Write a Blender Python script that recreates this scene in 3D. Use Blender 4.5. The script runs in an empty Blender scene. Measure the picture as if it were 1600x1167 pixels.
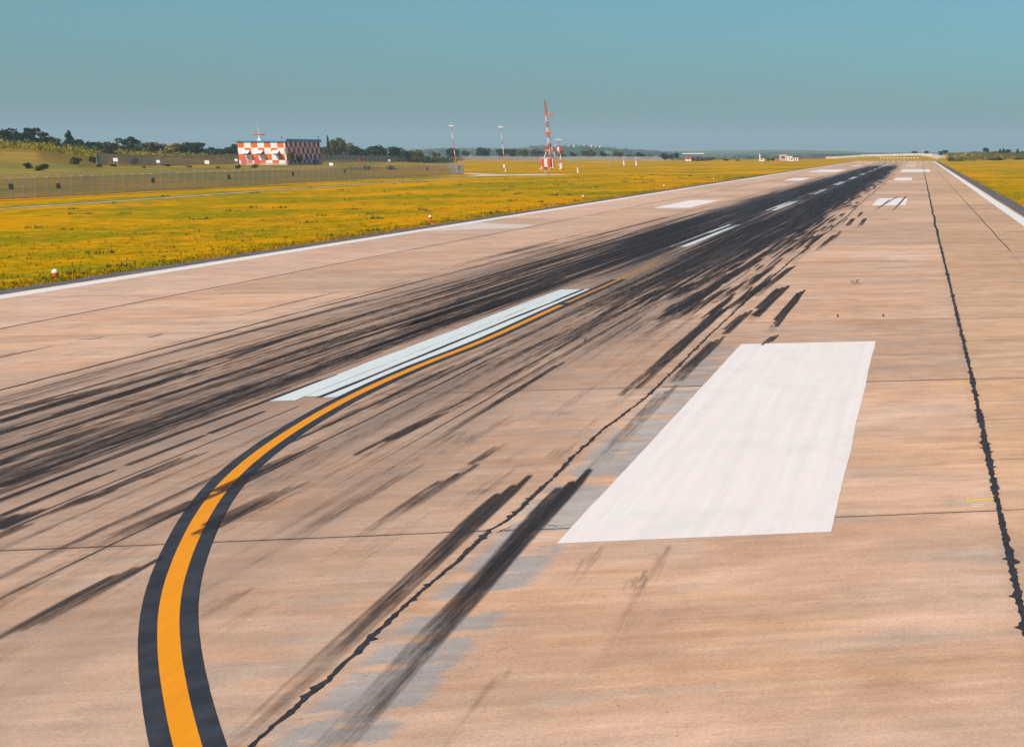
import bpy, bmesh, math, random
from mathutils import Vector, Matrix
R = math.radians
random.seed(7)
sc = bpy.context.scene
col = sc.collection

# ------------------------------------------------------------------ camera (ground z = 0, runway runs along +Y)
H = 5.641
F, X0, Y0 = 2437.0, 1900.0, 720.0                      # focal length and principal point in photo pixels (1600 x 1167)
AR = (0.9830741, -0.0356181, 0.1797127)                # world X, Y and down as seen in camera axes
AD = (-0.1832083, -0.1911223, 0.9643168)
AN = (0.0, 0.9809198, 0.1944129)
cd = bpy.data.cameras.new("camera"); cam = bpy.data.objects.new("camera", cd); col.objects.link(cam)
cam.matrix_world = Matrix((
    (AR[0], -AR[1], -AR[2], 0.0),
    (AD[0], -AD[1], -AD[2], 0.0),
    (-AN[0], AN[1], AN[2], H),
    (0, 0, 0, 1)))
cd.sensor_width = 36.0; cd.lens = F / 1600 * 36.0
cd.shift_x = (800 - X0) / 1600; cd.shift_y = (Y0 - 583.5) / 1600
cd.clip_start = 0.1; cd.clip_end = 60000
sc.camera = cam

# ------------------------------------------------------------------ sun, sky, exposure
SUN_EL, SUN_AZ = R(43), math.atan2(-0.62, -0.78)        # azimuth of the direction TO the sun, measured from +Y towards +X
to_sun = Vector((math.sin(SUN_AZ) * math.cos(SUN_EL), math.cos(SUN_AZ) * math.cos(SUN_EL), math.sin(SUN_EL)))
sl = bpy.data.lights.new("sun", 'SUN'); sl.energy = 4.8; sl.angle = R(0.5); sl.color = (1.0, 0.93, 0.82)
so = bpy.data.objects.new("sun", sl); col.objects.link(so)
so.rotation_euler = to_sun.to_track_quat('Z', 'Y').to_euler()
w = bpy.data.worlds.new("World"); sc.world = w; w.use_nodes = True
wn = w.node_tree; wn.nodes.clear()
sky = wn.nodes.new('ShaderNodeTexSky'); sky.sky_type = 'NISHITA'; sky.sun_disc = False
sky.sun_elevation = SUN_EL; sky.sun_rotation = SUN_AZ; sky.air_density = 1.0; sky.dust_density = 1.5; sky.ozone_density = 1.2
tint = wn.nodes.new('ShaderNodeMix'); tint.data_type = 'RGBA'; tint.blend_type = 'MULTIPLY'; tint.inputs[0].default_value = 1
tint.inputs[7].default_value = (0.452, 0.86, 1.02, 1)
bg = wn.nodes.new('ShaderNodeBackground'); bg.inputs[1].default_value = 0.096
wo = wn.nodes.new('ShaderNodeOutputWorld')
wn.links.new(sky.outputs[0], tint.inputs[6]); wn.links.new(tint.outputs[2], bg.inputs[0]); wn.links.new(bg.outputs[0], wo.inputs[0])
sc.view_settings.view_transform = 'Standard'; sc.view_settings.look = 'None'
sc.view_settings.exposure = 0; sc.view_settings.gamma = 1
sc.cycles.transparent_max_bounces = 32; sc.cycles.max_bounces = 4; sc.cycles.diffuse_bounces = 2
sc.cycles.volume_bounces = 0

# ------------------------------------------------------------------ helpers
def ray(px, py):
    v = (px - X0, py - Y0, F)
    return tuple(sum(a * b for a, b in zip(v, B)) for B in (AR, AD, AN))
def G(px, py, z=0.0):
    """photo pixel -> point on the level z"""
    a, b, c = ray(px, py); k = (H - z) / c
    return Vector((a * k, b * k, z))
def P(px, py, D):
    """photo pixel at distance D along the runway"""
    a, b, c = ray(px, py); k = D / b
    return Vector((a * k, D, H - c * k))

class NT:
    def __init__(s, tree): s.t = tree
    def n(s, typ, **kw):
        nd = s.t.nodes.new(typ)
        for k, v in kw.items(): setattr(nd, k, v)
        return nd
    def l(s, a, b): s.t.links.new(a, b)
    def put(s, sock, v):
        if hasattr(v, 'is_linked') or isinstance(v, bpy.types.NodeSocket): s.l(v, sock)
        else: sock.default_value = v
    def m(s, op, a, b=0.0, c=0.0, clamp=False):
        nd = s.n('ShaderNodeMath', operation=op); nd.use_clamp = clamp
        s.put(nd.inputs[0], a); s.put(nd.inputs[1], b)
        if op in ('MULTIPLY_ADD', 'SMOOTH_MIN', 'SMOOTH_MAX', 'WRAP', 'COMPARE'): s.put(nd.inputs[2], c)
        return nd.outputs[0]
    def ss(s, x, lo, hi, a=0.0, b=1.0):
        nd = s.n('ShaderNodeMapRange', interpolation_type='SMOOTHSTEP')
        s.put(nd.inputs[0], x); s.put(nd.inputs[1], lo); s.put(nd.inputs[2], hi); s.put(nd.inputs[3], a); s.put(nd.inputs[4], b)
        return nd.outputs[0]
    def xyz(s, x, y, z=0.0):
        nd = s.n('ShaderNodeCombineXYZ'); s.put(nd.inputs[0], x); s.put(nd.inputs[1], y); s.put(nd.inputs[2], z); return nd.outputs[0]
    def noise(s, vec, scale=1.0, detail=3.0, rough=0.5, dist=0.0):
        nd = s.n('ShaderNodeTexNoise'); s.l(vec, nd.inputs['Vector']); nd.inputs['Scale'].default_value = scale
        nd.inputs['Detail'].default_value = detail; nd.inputs['Roughness'].default_value = rough; nd.inputs['Distortion'].default_value = dist
        return nd.outputs[0]
    def mix(s, f, a, b, mode='MIX'):
        nd = s.n('ShaderNodeMix', data_type='RGBA', blend_type=mode)
        s.put(nd.inputs[0], f); s.put(nd.inputs[6], c4(a)); s.put(nd.inputs[7], c4(b)); return nd.outputs[2]
    def pos(s):
        g = s.n('ShaderNodeNewGeometry'); x = s.n('ShaderNodeSeparateXYZ'); s.l(g.outputs['Position'], x.inputs[0])
        return x.outputs[0], x.outputs[1], x.outputs[2]
def c4(c):
    return (*c, 1.0) if isinstance(c, tuple) and len(c) == 3 else c
def mat(name):
    m = bpy.data.materials.new(name); m.use_nodes = True; t = NT(m.node_tree)
    bs = m.node_tree.nodes['Principled BSDF']; bs.inputs['Specular IOR Level'].default_value = 0.25
    bs.inputs['Roughness'].default_value = 0.85
    return m, t, bs
def simple(name, c, rough=0.8, var=0.12, scale=3.0, metal=0.0):
    m, t, bs = mat(name)
    tc = t.n('ShaderNodeTexCoord')
    n = t.noise(tc.outputs['Object'], scale, 4)
    f = t.ss(n, 0.3, 0.7)
    cc = t.mix(f, tuple(v * (1 - var) for v in c), tuple(min(1, v * (1 + var)) for v in c))
    t.l(cc, bs.inputs['Base Color']); bs.inputs['Roughness'].default_value = rough; bs.inputs['Metallic'].default_value = metal
    return m

# ---- rubber laid down by landing aircraft: one node group shared by concrete and paint
rg = bpy.data.node_groups.new("rubber", 'ShaderNodeTree')
rg.interface.new_socket("Mask", in_out='OUTPUT', socket_type='NodeSocketFloat')
rt = NT(rg); go = rt.n('NodeGroupOutput')
x, y, z = rt.pos()
wob = rt.m('MULTIPLY', rt.m('SUBTRACT', rt.noise(rt.xyz(rt.m('MULTIPLY', x, 0.06), rt.m('MULTIPLY', y, 0.012)), 1, 2), 0.5), 2.2)
xw = rt.m('ADD', x, wob)
dx = rt.m('SUBTRACT', x, -14.3)
adx = rt.m('ABSOLUTE', dx)
# lateral falloff: narrow near the aircraft, widest where the wheels touch down
half = rt.ss(y, 35.0, 130.0, 5.0, 7.2)
soft = rt.ss(y, 30.0, 120.0, 5.6, 4.6)
lat = rt.m('SUBTRACT', 1.0, rt.m('DIVIDE', rt.m('MAXIMUM', rt.m('SUBTRACT', adx, rt.m('SUBTRACT', half, rt.m('MULTIPLY', soft, 0.6))), 0.0), soft), clamp=True)
lon = rt.m('MULTIPLY', rt.m('ADD', rt.ss(y, 10.0, 110.0, 0.27, 0.6), rt.ss(y, 38.0, 88.0, 0.0, 0.4)), rt.ss(y, 520.0, 860.0, 1.0, 0.0))
# two wheel tracks either side of the centreline, a little cleaner on the line itself
tracks = rt.ss(adx, 0.3, 2.6, 0.88, 1.0)
dens = rt.m('MULTIPLY', rt.m('MULTIPLY', lat, lon), tracks)
s1 = rt.noise(rt.xyz(rt.m('MULTIPLY', xw, 3.2), rt.m('MULTIPLY', y, 0.035)), 1, 4, 0.62)
s2 = rt.noise(rt.xyz(rt.m('MULTIPLY', rt.m('ADD', xw, rt.m('MULTIPLY', y, 0.006)), 1.15), rt.m('MULTIPLY', y, 0.02), 5.0), 1, 4, 0.6)
s3 = rt.noise(rt.xyz(rt.m('MULTIPLY', rt.m('SUBTRACT', xw, rt.m('MULTIPLY', y, 0.004)), 7.5), rt.m('MULTIPLY', y, 0.07), 9.0), 1, 3, 0.6)
s4 = rt.noise(rt.xyz(rt.m('MULTIPLY', x, 0.35), rt.m('MULTIPLY', y, 0.018), 3.0), 1, 3, 0.5)
st = rt.m('ADD', rt.m('ADD', rt.m('MULTIPLY', s1, 0.36), rt.m('MULTIPLY', s2, 0.32)), rt.m('ADD', rt.m('MULTIPLY', s3, 0.17), rt.m('MULTIPLY', s4, 0.15)))
th = rt.m('SUBTRACT', 0.69, rt.m('MULTIPLY', dens, rt.ss(y, 60.0, 260.0, 0.27, 0.38)))
mk = rt.ss(st, rt.m('SUBTRACT', th, 0.05), rt.m('ADD', th, 0.12))
film = rt.m('MULTIPLY', rt.m('MULTIPLY', dens, dens), rt.ss(s1, 0.3, 0.7, 0.16, 0.56))
mk = rt.m('MAXIMUM', rt.m('MULTIPLY', mk, rt.m('ADD', 0.45, rt.m('MULTIPLY', dens, 0.55), clamp=True)), film)
mk = rt.m('MULTIPLY', mk, rt.ss(dens, 0.02, 0.14))
fine = rt.noise(rt.xyz(rt.m('MULTIPLY', x, 9), rt.m('MULTIPLY', y, 9)), 1, 2)
mk = rt.m('MULTIPLY', mk, rt.ss(fine, 0.2, 0.6, 0.84, 1.0), clamp=True)
rt.l(mk, go.inputs[0])
def rubber(t):
    g = t.n('ShaderNodeGroup'); g.node_tree = rg; return g.outputs[0]
RUB = (0.022, 0.022, 0.027)

# ---- concrete slabs
def concrete():
    m, t, bs = mat("slab_concrete")
    x, y, z = t.pos()
    sx = t.m('FLOOR', t.m('DIVIDE', t.m('ADD', x, 6.5), 7.52)); sy = t.m('FLOOR', t.m('DIVIDE', t.m('SUBTRACT', y, 24.5), 14.95))
    wnz = t.n('ShaderNodeTexWhiteNoise', noise_dimensions='2D'); t.l(t.xyz(sx, sy), wnz.inputs['Vector'])
    slab = wnz.outputs[0]
    brush = t.noise(t.xyz(t.m('MULTIPLY', x, 0.45), t.m('MULTIPLY', y, 4.0)), 1, 5, 0.62)
    brush2 = t.noise(t.xyz(t.m('MULTIPLY', x, 0.16), t.m('MULTIPLY', y, 1.1), 4.0), 1, 4, 0.6)
    big = t.noise(t.xyz(t.m('MULTIPLY', x, 0.16), t.m('MULTIPLY', y, 0.22), 2.0), 1, 4, 0.55)
    grain = t.noise(t.xyz(x, y), 19, 5, 0.8)
    grit = t.noise(t.xyz(x, y, 3.0), 70, 2, 0.6)
    c = t.mix(t.ss(big, 0.32, 0.68), (0.66, 0.385, 0.235), (0.71, 0.475, 0.345))
    c = t.mix(t.ss(brush2, 0.35, 0.75, 0.0, 0.55), c, (0.56, 0.365, 0.245))
    c = t.mix(t.ss(brush, 0.4, 0.75, 0.0, 0.38), c, (0.80, 0.54, 0.38))
    och = t.noise(t.xyz(t.m('MULTIPLY', x, 0.22), t.m('MULTIPLY', y, 0.9), 11.0), 1, 4, 0.6)
    c = t.mix(t.ss(och, 0.56, 0.74, 0.0, 0.55), c, (0.62, 0.32, 0.14))
    br = t.m('MULTIPLY', t.ss(slab, 0.0, 1.0, 0.86, 1.07), t.ss(grain, 0.3, 0.7, 0.84, 1.12))
    br = t.m('MULTIPLY', br, t.ss(brush, 0.2, 0.8, 0.94, 1.05))
    blot = t.noise(t.xyz(x, y, 21.0), 1.1, 6, 0.68); blot2 = t.noise(t.xyz(t.m('MULTIPLY', x, 0.5), y, 27.0), 0.5, 5, 0.65)
    br = t.m('MULTIPLY', br, t.m('MULTIPLY', t.ss(blot, 0.3, 0.7, 0.88, 1.07), t.ss(blot2, 0.32, 0.68, 0.86, 1.06)))
    pit = t.n('ShaderNodeTexVoronoi', feature='F1'); pit.inputs['Scale'].default_value = 5.5; t.l(t.xyz(x, y), pit.inputs['Vector'])
    psel = t.n('ShaderNodeSeparateColor'); t.l(pit.outputs['Color'], psel.inputs[0])
    br = t.m('MULTIPLY', br, t.m('SUBTRACT', 1.0, t.m('MULTIPLY', t.m('MULTIPLY', t.m('LESS_THAN', pit.outputs['Distance'], 0.10), t.m('GREATER_THAN', psel.outputs[0], 0.80)), 0.35)))
    grey = t.noise(t.xyz(t.m('MULTIPLY', x, 0.35), t.m('MULTIPLY', y, 0.7), 31.0), 1, 5, 0.62)
    c = t.mix(t.ss(grey, 0.52, 0.68, 0.0, 0.5), c, (0.47, 0.40, 0.335))
    fy = t.m('ABSOLUTE', t.m('SUBTRACT', t.m('FRACT', t.m('DIVIDE', t.m('SUBTRACT', y, 24.62 - 7.465), 14.93)), 0.5))
    br = t.m('MULTIPLY', br, t.ss(fy, 0.0, 0.022, 0.90, 1.0))
    br = t.m('MULTIPLY', br, t.ss(grit, 0.3, 0.7, 0.87, 1.12))
    # dirt gathered along slab joints
    fx = t.m('ABSOLUTE', t.m('SUBTRACT', t.m('FRACT', t.m('DIVIDE', t.m('ADD', x, 6.5 - 3.76), 7.52)), 0.5))
    br = t.m('MULTIPLY', br, t.ss(fx, 0.0, 0.03, 0.93, 1.0))
    # worn grey band where the old line was blasted off beside the big marking
    gx = t.m('MULTIPLY', t.ss(t.m('ABSOLUTE', t.m('SUBTRACT', x, -5.85)), 0.42, 0.66, 1.0, 0.0), t.ss(t.m('ABSOLUTE', t.m('SUBTRACT', y, 31.0)), 15.0, 18.5, 1.0, 0.0))
    gn = t.noise(t.xyz(t.m('MULTIPLY', x, 0.5), t.m('MULTIPLY', y, 0.9), 7.0), 1, 5, 0.6)
    c = t.mix(t.m('MULTIPLY', gx, t.ss(gn, 0.44, 0.49, 0.0, 0.85)), c, (0.40, 0.375, 0.36))
    # lane beyond the wide tar joint is older and more ochre
    c = t.mix(t.ss(x, 1.05, 1.10, 0.0, 0.42), c, (0.60, 0.37, 0.20))
    c = t.mix(t.ss(x, -29.55, -29.45, 0.42, 0.0), c, (0.70, 0.47, 0.36))
    mu = t.n('ShaderNodeVectorMath', operation='SCALE'); t.l(c, mu.inputs[0]); t.l(br, mu.inputs['Scale'])
    # brown haze of tyre dust around the rubber
    dust = t.m('MULTIPLY', t.ss(t.m('ABSOLUTE', t.m('SUBTRACT', x, -15.0)), 4.0, 9.5, 1.0, 0.0),
               t.ss(t.noise(t.xyz(t.m('MULTIPLY', x, 0.5), t.m('MULTIPLY', y, 0.03), 1.0), 1, 4), 0.3, 0.7, 0.25, 1.0))
    c = t.mix(t.m('MULTIPLY', dust, t.ss(y, 18.0, 40.0, 0.45, 0.88)), mu.outputs[0], (0.25, 0.185, 0.15))
    c = t.mix(1.0, c, (0.985, 0.905, 0.87), 'MULTIPLY')
    c = t.mix(rubber(t), c, RUB)
    t.l(c, bs.inputs['Base Color'])
    b = t.n('ShaderNodeBump'); b.inputs['Strength'].default_value = 0.25; b.inputs['Distance'].default_value = 0.01
    t.l(t.m('ADD', t.m('MULTIPLY', brush, 0.8), grain), b.inputs['Height']); t.l(b.outputs[0], bs.inputs['Normal'])
    bs.inputs['Roughness'].default_value = 0.9
    return m
def paint(name, c, wear=0.5, streak=0.3, rub=1.0, edge=None):
    """road paint, streaked along the runway; wear lets the slab and tyre rubber through"""
    m, t, bs = mat(name)
    x, y, z = t.pos()
    s = t.noise(t.xyz(t.m('MULTIPLY', x, 5.0), t.m('MULTIPLY', y, 0.12)), 1, 4, 0.65)
    s2 = t.noise(t.xyz(t.m('MULTIPLY', x, 0.8), t.m('MULTIPLY', y, 5.0)), 1, 4, 0.65)
    g = t.noise(t.xyz(x, y), 22, 3, 0.7)
    cc = t.mix(t.ss(s, 0.3, 0.7, 0.0, 0.55), tuple(v * 0.86 for v in c), c)
    cc = t.mix(t.ss(s2, 0.45, 0.75, 0.0, 0.35), cc, tuple(v * 0.9 for v in c))
    gp_ = t.noise(t.xyz(t.m('MULTIPLY', x, 0.9), t.m('MULTIPLY', y, 0.5), 41.0), 1, 5, 0.65)
    cc = t.mix(t.ss(gp_, 0.48, 0.68, 0.0, 0.5), cc, tuple(v * 0.80 for v in c))
    worn = t.m('MULTIPLY', t.ss(t.m('ADD', t.m('MULTIPLY', s, 0.6), t.m('MULTIPLY', g, 0.4)), 0.58 + 0.12 * (1 - wear), 0.72), streak)
    cc = t.mix(worn, cc, (0.34, 0.25, 0.19))
    cc = t.mix(t.m('MULTIPLY', rubber(t), rub), cc, (0.03, 0.032, 0.036))
    t.l(cc, bs.inputs['Base Color']); bs.inputs['Roughness'].default_value = 0.7
    return m
def grass(name, zoff=0.0):
    m, t, bs = mat(name)
    x, y, z = t.pos()
    def pn(sx, sy, w, d=4, r=0.6): return t.noise(t.xyz(t.m('MULTIPLY', x, sx), t.m('MULTIPLY', y, sy), w), 1, d, r)
    a = pn(0.06, 0.035, 0.0); b = pn(0.02, 0.012, 3.0); f = pn(0.7, 0.5, 5.0); ff = pn(4.0, 3.0, 8.0, 3)
    mixv = t.m('ADD', t.m('ADD', t.m('MULTIPLY', a, 0.45), t.m('MULTIPLY', b, 0.25)), t.m('MULTIPLY', f, 0.3))
    c = t.mix(t.ss(mixv, 0.43, 0.55), GREEN, GOLD)
    c = t.mix(t.ss(f, 0.5, 0.75, 0.0, 0.4), c, (0.84, 0.40, 0.01))
    dk = pn(0.4, 0.3, 12.0, 6, 0.68)
    c = t.mix(t.ss(dk, 0.54, 0.68, 0.0, 0.75), c, (0.12, 0.13, 0.02))
    pu = pn(0.10, 0.09, 17.0, 6, 0.7)
    c = t.mix(t.ss(pu, 0.55, 0.68, 0.0, 0.6), c, (0.27, 0.135, 0.03))
    pv_ = pn(0.25, 0.2, 27.0, 5, 0.65)
    c = t.mix(t.ss(pv_, 0.64, 0.74, 0.0, 0.55), c, (0.20, 0.12, 0.12))
    mu = t.n('ShaderNodeVectorMath', operation='SCALE'); t.l(c, mu.inputs[0]); t.l(t.ss(ff, 0.25, 0.75, 0.86, 1.08), mu.inputs['Scale'])
    t.l(mu.outputs[0], bs.inputs['Base Color'])
    bs.inputs['Specular IOR Level'].default_value = 0.0
    return m, t, bs, mu.outputs[0]
GREEN = (0.25, 0.20, 0.003); GOLD = (0.62, 0.265, 0.0)

M = {}
M['concrete'] = concrete()
M['white'] = paint("white_road_paint", (0.92, 0.78, 0.72), 0.55, 0.38)
M['centre'] = paint("worn_centreline_paint", (0.74, 0.74, 0.72), 0.8, 0.75, 0.3)
M['edge'] = paint("edge_line_paint", (0.86, 0.77, 0.71), 0.3, 0.3)
M['yellow'] = paint("yellow_taxi_paint", (0.93, 0.31, 0.0), 0.7, 0.45, 0.9)
M['black'] = simple("black_border_paint", (0.035, 0.035, 0.042), 0.75, 0.25, 2.0)
M['tar'] = simple("joint_tar", (0.035, 0.030, 0.032), 0.7, 0.3, 4.0)
M['asphalt'] = simple("shoulder_asphalt", (0.13, 0.105, 0.10), 0.9, 0.25, 0.8)
M['path'] = simple("pale_path_concrete", (0.60, 0.46, 0.36), 0.9, 0.12, 0.4)

def tag(o, label=None, cat=None, group=None, kind=None):
    if label: o['label'] = label
    if cat: o['category'] = cat
    if group: o['group'] = group
    if kind: o['kind'] = kind
    return o
def mesh(name, V, Fc, m, parent=None, smooth=False):
    me = bpy.data.meshes.new(name); me.from_pydata([tuple(v) for v in V], [], Fc)
    if m is not None:
        for q in (m if isinstance(m, (list, tuple)) else [m]): me.materials.append(q)
    if smooth:
        for p in me.polygons: p.use_smooth = True
    me.update()
    o = bpy.data.objects.new(name, me); col.objects.link(o)
    if parent: o.parent = parent
    return o
class MB:
    """collects boxes, bars and tubes into one mesh"""
    def __init__(s): s.V = []; s.F = []; s.MI = []
    def add(s, V, Fc, mi=0):
        k = len(s.V); s.V += [tuple(v) for v in V]; s.F += [tuple(i + k for i in f) for f in Fc]; s.MI += [mi] * len(Fc)
    def box(s, x0, x1, y0, y1, z0, z1, mi=0):
        V = [(x0, y0, z0), (x1, y0, z0), (x1, y1, z0), (x0, y1, z0), (x0, y0, z1), (x1, y0, z1), (x1, y1, z1), (x0, y1, z1)]
        s.add(V, [(0, 3, 2, 1), (4, 5, 6, 7), (0, 1, 5, 4), (1, 2, 6, 5), (2, 3, 7, 6), (3, 0, 4, 7)], mi)
    def tube(s, a, b, r0, r1=None, n=6, mi=0, cap=True):
        a, b = Vector(a), Vector(b); r1 = r0 if r1 is None else r1
        d = (b - a).normalized(); u = d.cross(Vector((0, 0, 1)) if abs(d.z) < 0.95 else Vector((1, 0, 0))).normalized(); v = d.cross(u)
        V = [a + (u * math.cos(2 * math.pi * i / n) + v * math.sin(2 * math.pi * i / n)) * r0 for i in range(n)]
        V += [b + (u * math.cos(2 * math.pi * i / n) + v * math.sin(2 * math.pi * i / n)) * r1 for i in range(n)]
        Fc = [(i, (i + 1) % n, n + (i + 1) % n, n + i) for i in range(n)]
        if cap: Fc += [tuple(range(n))[::-1], tuple(range(n, 2 * n))]
        s.add(V, Fc, mi)
    def ball(s, c, r, mi=0, n=10, k=6, zs=1.0, half=False):
        V = []; Fc = []
        lo = 0.0 if half else -math.pi / 2
        for j in range(k + 1):
            t = lo + (math.pi / 2 - lo) * j / k
            for i in range(n):
                a = 2 * math.pi * i / n
                V.append((c[0] + r * math.cos(t) * math.cos(a), c[1] + r * math.cos(t) * math.sin(a), c[2] + r * zs * math.sin(t)))
        for j in range(k):
            for i in range(n): Fc.append((j * n + i, j * n + (i + 1) % n, (j + 1) * n + (i + 1) % n, (j + 1) * n + i))
        s.add(V, Fc, mi)
    def build(s, name, m, parent=None, smooth=False):
        o = mesh(name, s.V, s.F, m, parent, smooth)
        if isinstance(m, (list, tuple)):
            for p, i in zip(o.data.polygons, s.MI): p.material_index = i
        return o
def empty(name, loc, rz=0):
    o = bpy.data.objects.new(name, None); col.objects.link(o); o.location = loc; o.rotation_euler = (0, 0, rz); return o
def kids(o): return [c for c in col.objects if c.parent == o]
def copy_tree(o, parent=None):
    c = o.copy(); col.objects.link(c)
    if parent: c.parent = parent
    for ch in kids(o): copy_tree(ch, c)
    return c

# ------------------------------------------------------------------ terrain: level airfield, bank on the left, valley and far hills
# per photo column: (distance, photo row of the ground there)
PROF = {
    -300: [(270, 285), (330, 268), (400, 258), (425, 236), (600, 222), (1500, 222), (3000, 224), (6000, 226), (14000, 232)],
    0: [(270, None), (330, 276), (400, 263), (425, 243), (460, 239), (600, 226), (900, 226), (3000, 232), (6000, 234), (14000, 236)],
    60: [(270, None), (330, 276), (400, 263), (430, 245), (470, 240), (620, 228), (900, 228), (3000, 233), (6000, 235), (14000, 236)],
    110: [(270, None), (330, 276), (400, 264), (440, 249), (500, 243), (640, 233), (900, 232), (3000, 234), (6000, 236), (14000, 237)],
    160: [(290, None), (400, 266), (460, 258), (540, 245), (700, 237), (900, 236), (3000, 236), (6000, 237), (14000, 237)],
    260: [(300, None), (420, 265), (500, 258), (640, 246), (760, 241), (1000, 239), (3000, 237), (6000, 237), (14000, 237)],
    370: [(330, None), (430, 265), (490, 257.8), (520, 256.5), (800, 243), (1000, 241), (3000, 238), (6000, 237), (14000, 237)],
    510: [(360, None), (440, 266), (490, 257.8), (560, 256), (800, 250), (1000, 247), (3000, 240), (6000, 237), (14000, 237)],
    620: [(440, None), (600, 259), (800, 253), (1000, 249), (3000, 242), (6000, 236), (14000, 237)],
    700: [(440, None), (1050, 252), (1300, 249), (3000, 244), (6000, 232), (14000, 236)],
    800: [(440, None), (1050, 252), (1300, 249), (3000, 245), (6000, 232.5), (14000, 236)],
    850: [(440, None), (1050, 252), (1300, 249), (2600, 245), (4500, 229.5), (14000, 236)],
    920: [(440, None), (1050, 252), (1300, 249), (2600, 245), (4500, 229), (14000, 236)],
    975: [(440, None), (1050, 252), (1300, 249), (2600, 247), (4500, 234), (14000, 236)],
    1060: [(440, None), (1020, 252), (1300, 250.5), (2600, 249), (6000, 237), (14000, 238)],
    1150: [(440, None), (1000, 252), (1300, 250.5), (2600, 248), (6000, 237), (14000, 238)],
    1210: [(440, None), (1000, 252), (1300, 250), (2600, 246), (6000, 234.5), (14000, 238)],
    1290: [(440, None), (1100, 250.5), (1330, 248.2), (1500, 247.4), (2600, 246), (6000, 236), (14000, 238)],
    1370: [(600, None), (970, None), (1250, 248), (1330, 244.3), (1500, 243.6), (1800, 243), (6000, 239.5), (14000, 239)],
    1440: [(600, None), (970, None), (1250, 247.6), (1330, 242.9), (1500, 242.2), (1800, 241.5), (6000, 240), (14000, 239)],
    1465: [(600, None), (970, None), (1250, 249), (1500, 244), (1800, 243), (6000, 240), (14000, 239)],
    1485: [(600, None), (800, None), (1000, 250), (1200, 240.5), (2000, 241), (6000, 240), (14000, 239)],
    1530: [(600, None), (800, None), (900, 250.5), (1200, 238.2), (2000, 240), (6000, 240), (14000, 239)],
    1600: [(600, None), (750, None), (850, 251), (1200, 240), (2000, 240), (6000, 240), (14000, 239)],
    1900: [(600, None), (750, None), (850, 251), (1200, 240), (2000, 240), (6000, 240), (14000, 239)],
}
TAB = []
for px, pr in sorted(PROF.items()):
    a, b, c = ray(px, 245); az = math.atan2(a, b)
    pts = [(0.0, 0.0)]
    for D, py in pr:
        a2, b2, c2 = ray(px, 245); k = D / b2; rr = math.hypot(a2, b2) * k
        if py is None: zz = 0.0
        else:
            q = P(px, py, D); zz = q.z
        pts.append((rr, zz))
    TAB.append((az, pts))
TAB = [(-math.pi, [(0, 0), (20000, 0)]), (R(-60), [(0, 0), (20000, 0)])] + TAB + [(R(35), [(0, 0), (20000, 0)]), (math.pi, [(0, 0), (20000, 0)])]
def prof(pts, r):
    for (r0, z0), (r1, z1) in zip(pts, pts[1:]):
        if r <= r1:
            t = (r - r0) / max(1e-6, r1 - r0); return z0 + (z1 - z0) * t
    return pts[-1][1]
from mathutils import noise as mn
def hgt(X, Y):
    az = math.atan2(X, Y); r = math.hypot(X, Y)
    for (a0, p0), (a1, p1) in zip(TAB, TAB[1:]):
        if a0 <= az <= a1:
            t = (az - a0) / (a1 - a0); t = t * t * (3 - 2 * t)
            z = prof(p0, r) * (1 - t) + prof(p1, r) * t; break
    amp = min(1.0, max(0.0, (r - 2200) / 2500))
    if amp > 0: z += amp * 9.0 * mn.noise(Vector((X / 900, Y / 900, 3.1))) + amp * 3.0 * mn.noise(Vector((X / 250, Y / 250, 1.7)))
    if X < -125 and r > 330 and r < 1500:
        z += 0.35 * mn.noise(Vector((X / 18, Y / 18, 0.3))) * min(1, (r - 330) / 60)
    return z
azs = []
a = -180.0
while a < 180:
    azs.append(a); a += 0.3 if -52 <= a < 24 else 3.0
rs = [4.0]
while rs[-1] < 15000: rs.append(rs[-1] * (1.045 if rs[-1] > 200 else 1.12))
V = [(0, 0, -0.07)]; Fc = []
for r in rs:
    for a in azs:
        X, Y = r * math.sin(R(a)), r * math.cos(R(a)); V.append((X, Y, hgt(X, Y) - 0.07))
n = len(azs)
for i in range(n): Fc.append((0, 1 + (i + 1) % n, 1 + i))
for j in range(len(rs) - 1):
    for i in range(n):
        i2 = (i + 1) % n; p = 1 + j * n
        Fc.append((p + i, p + i2, p + n + i2, p + n + i))
m, t, bs, gcol = grass("dry_airfield_grass")
x, y, z = t.pos()
rad = t.m('SQRT', t.m('ADD', t.m('MULTIPLY', x, x), t.m('MULTIPLY', y, y)))
# rough bank and scrub beyond the fence, then wooded hills and fields far away
rough = t.noise(t.xyz(t.m('MULTIPLY', x, 0.03), t.m('MULTIPLY', y, 0.05), 2.0), 1, 5, 0.65)
bank = t.mix(t.ss(rough, 0.42, 0.60), (0.13, 0.115, 0.03), (0.40, 0.23, 0.04))
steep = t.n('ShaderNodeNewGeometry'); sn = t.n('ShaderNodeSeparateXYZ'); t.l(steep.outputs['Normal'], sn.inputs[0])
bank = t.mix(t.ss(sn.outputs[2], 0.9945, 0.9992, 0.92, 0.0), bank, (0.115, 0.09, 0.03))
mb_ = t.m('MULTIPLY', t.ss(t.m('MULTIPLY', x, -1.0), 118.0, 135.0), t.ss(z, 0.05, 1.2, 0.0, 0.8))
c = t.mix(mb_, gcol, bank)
behind = t.m('MULTIPLY', t.ss(t.m('MULTIPLY', x, -1.0), 110.0, 122.0), t.ss(t.m('ADD', y, t.m('MULTIPLY', rough, 80.0)), 455.0, 490.0, 0.8, 0.0))
c = t.mix(t.m('MULTIPLY', behind, t.ss(rough, 0.35, 0.55, 1.0, 0.45)), c, (0.20, 0.18, 0.05))
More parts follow.
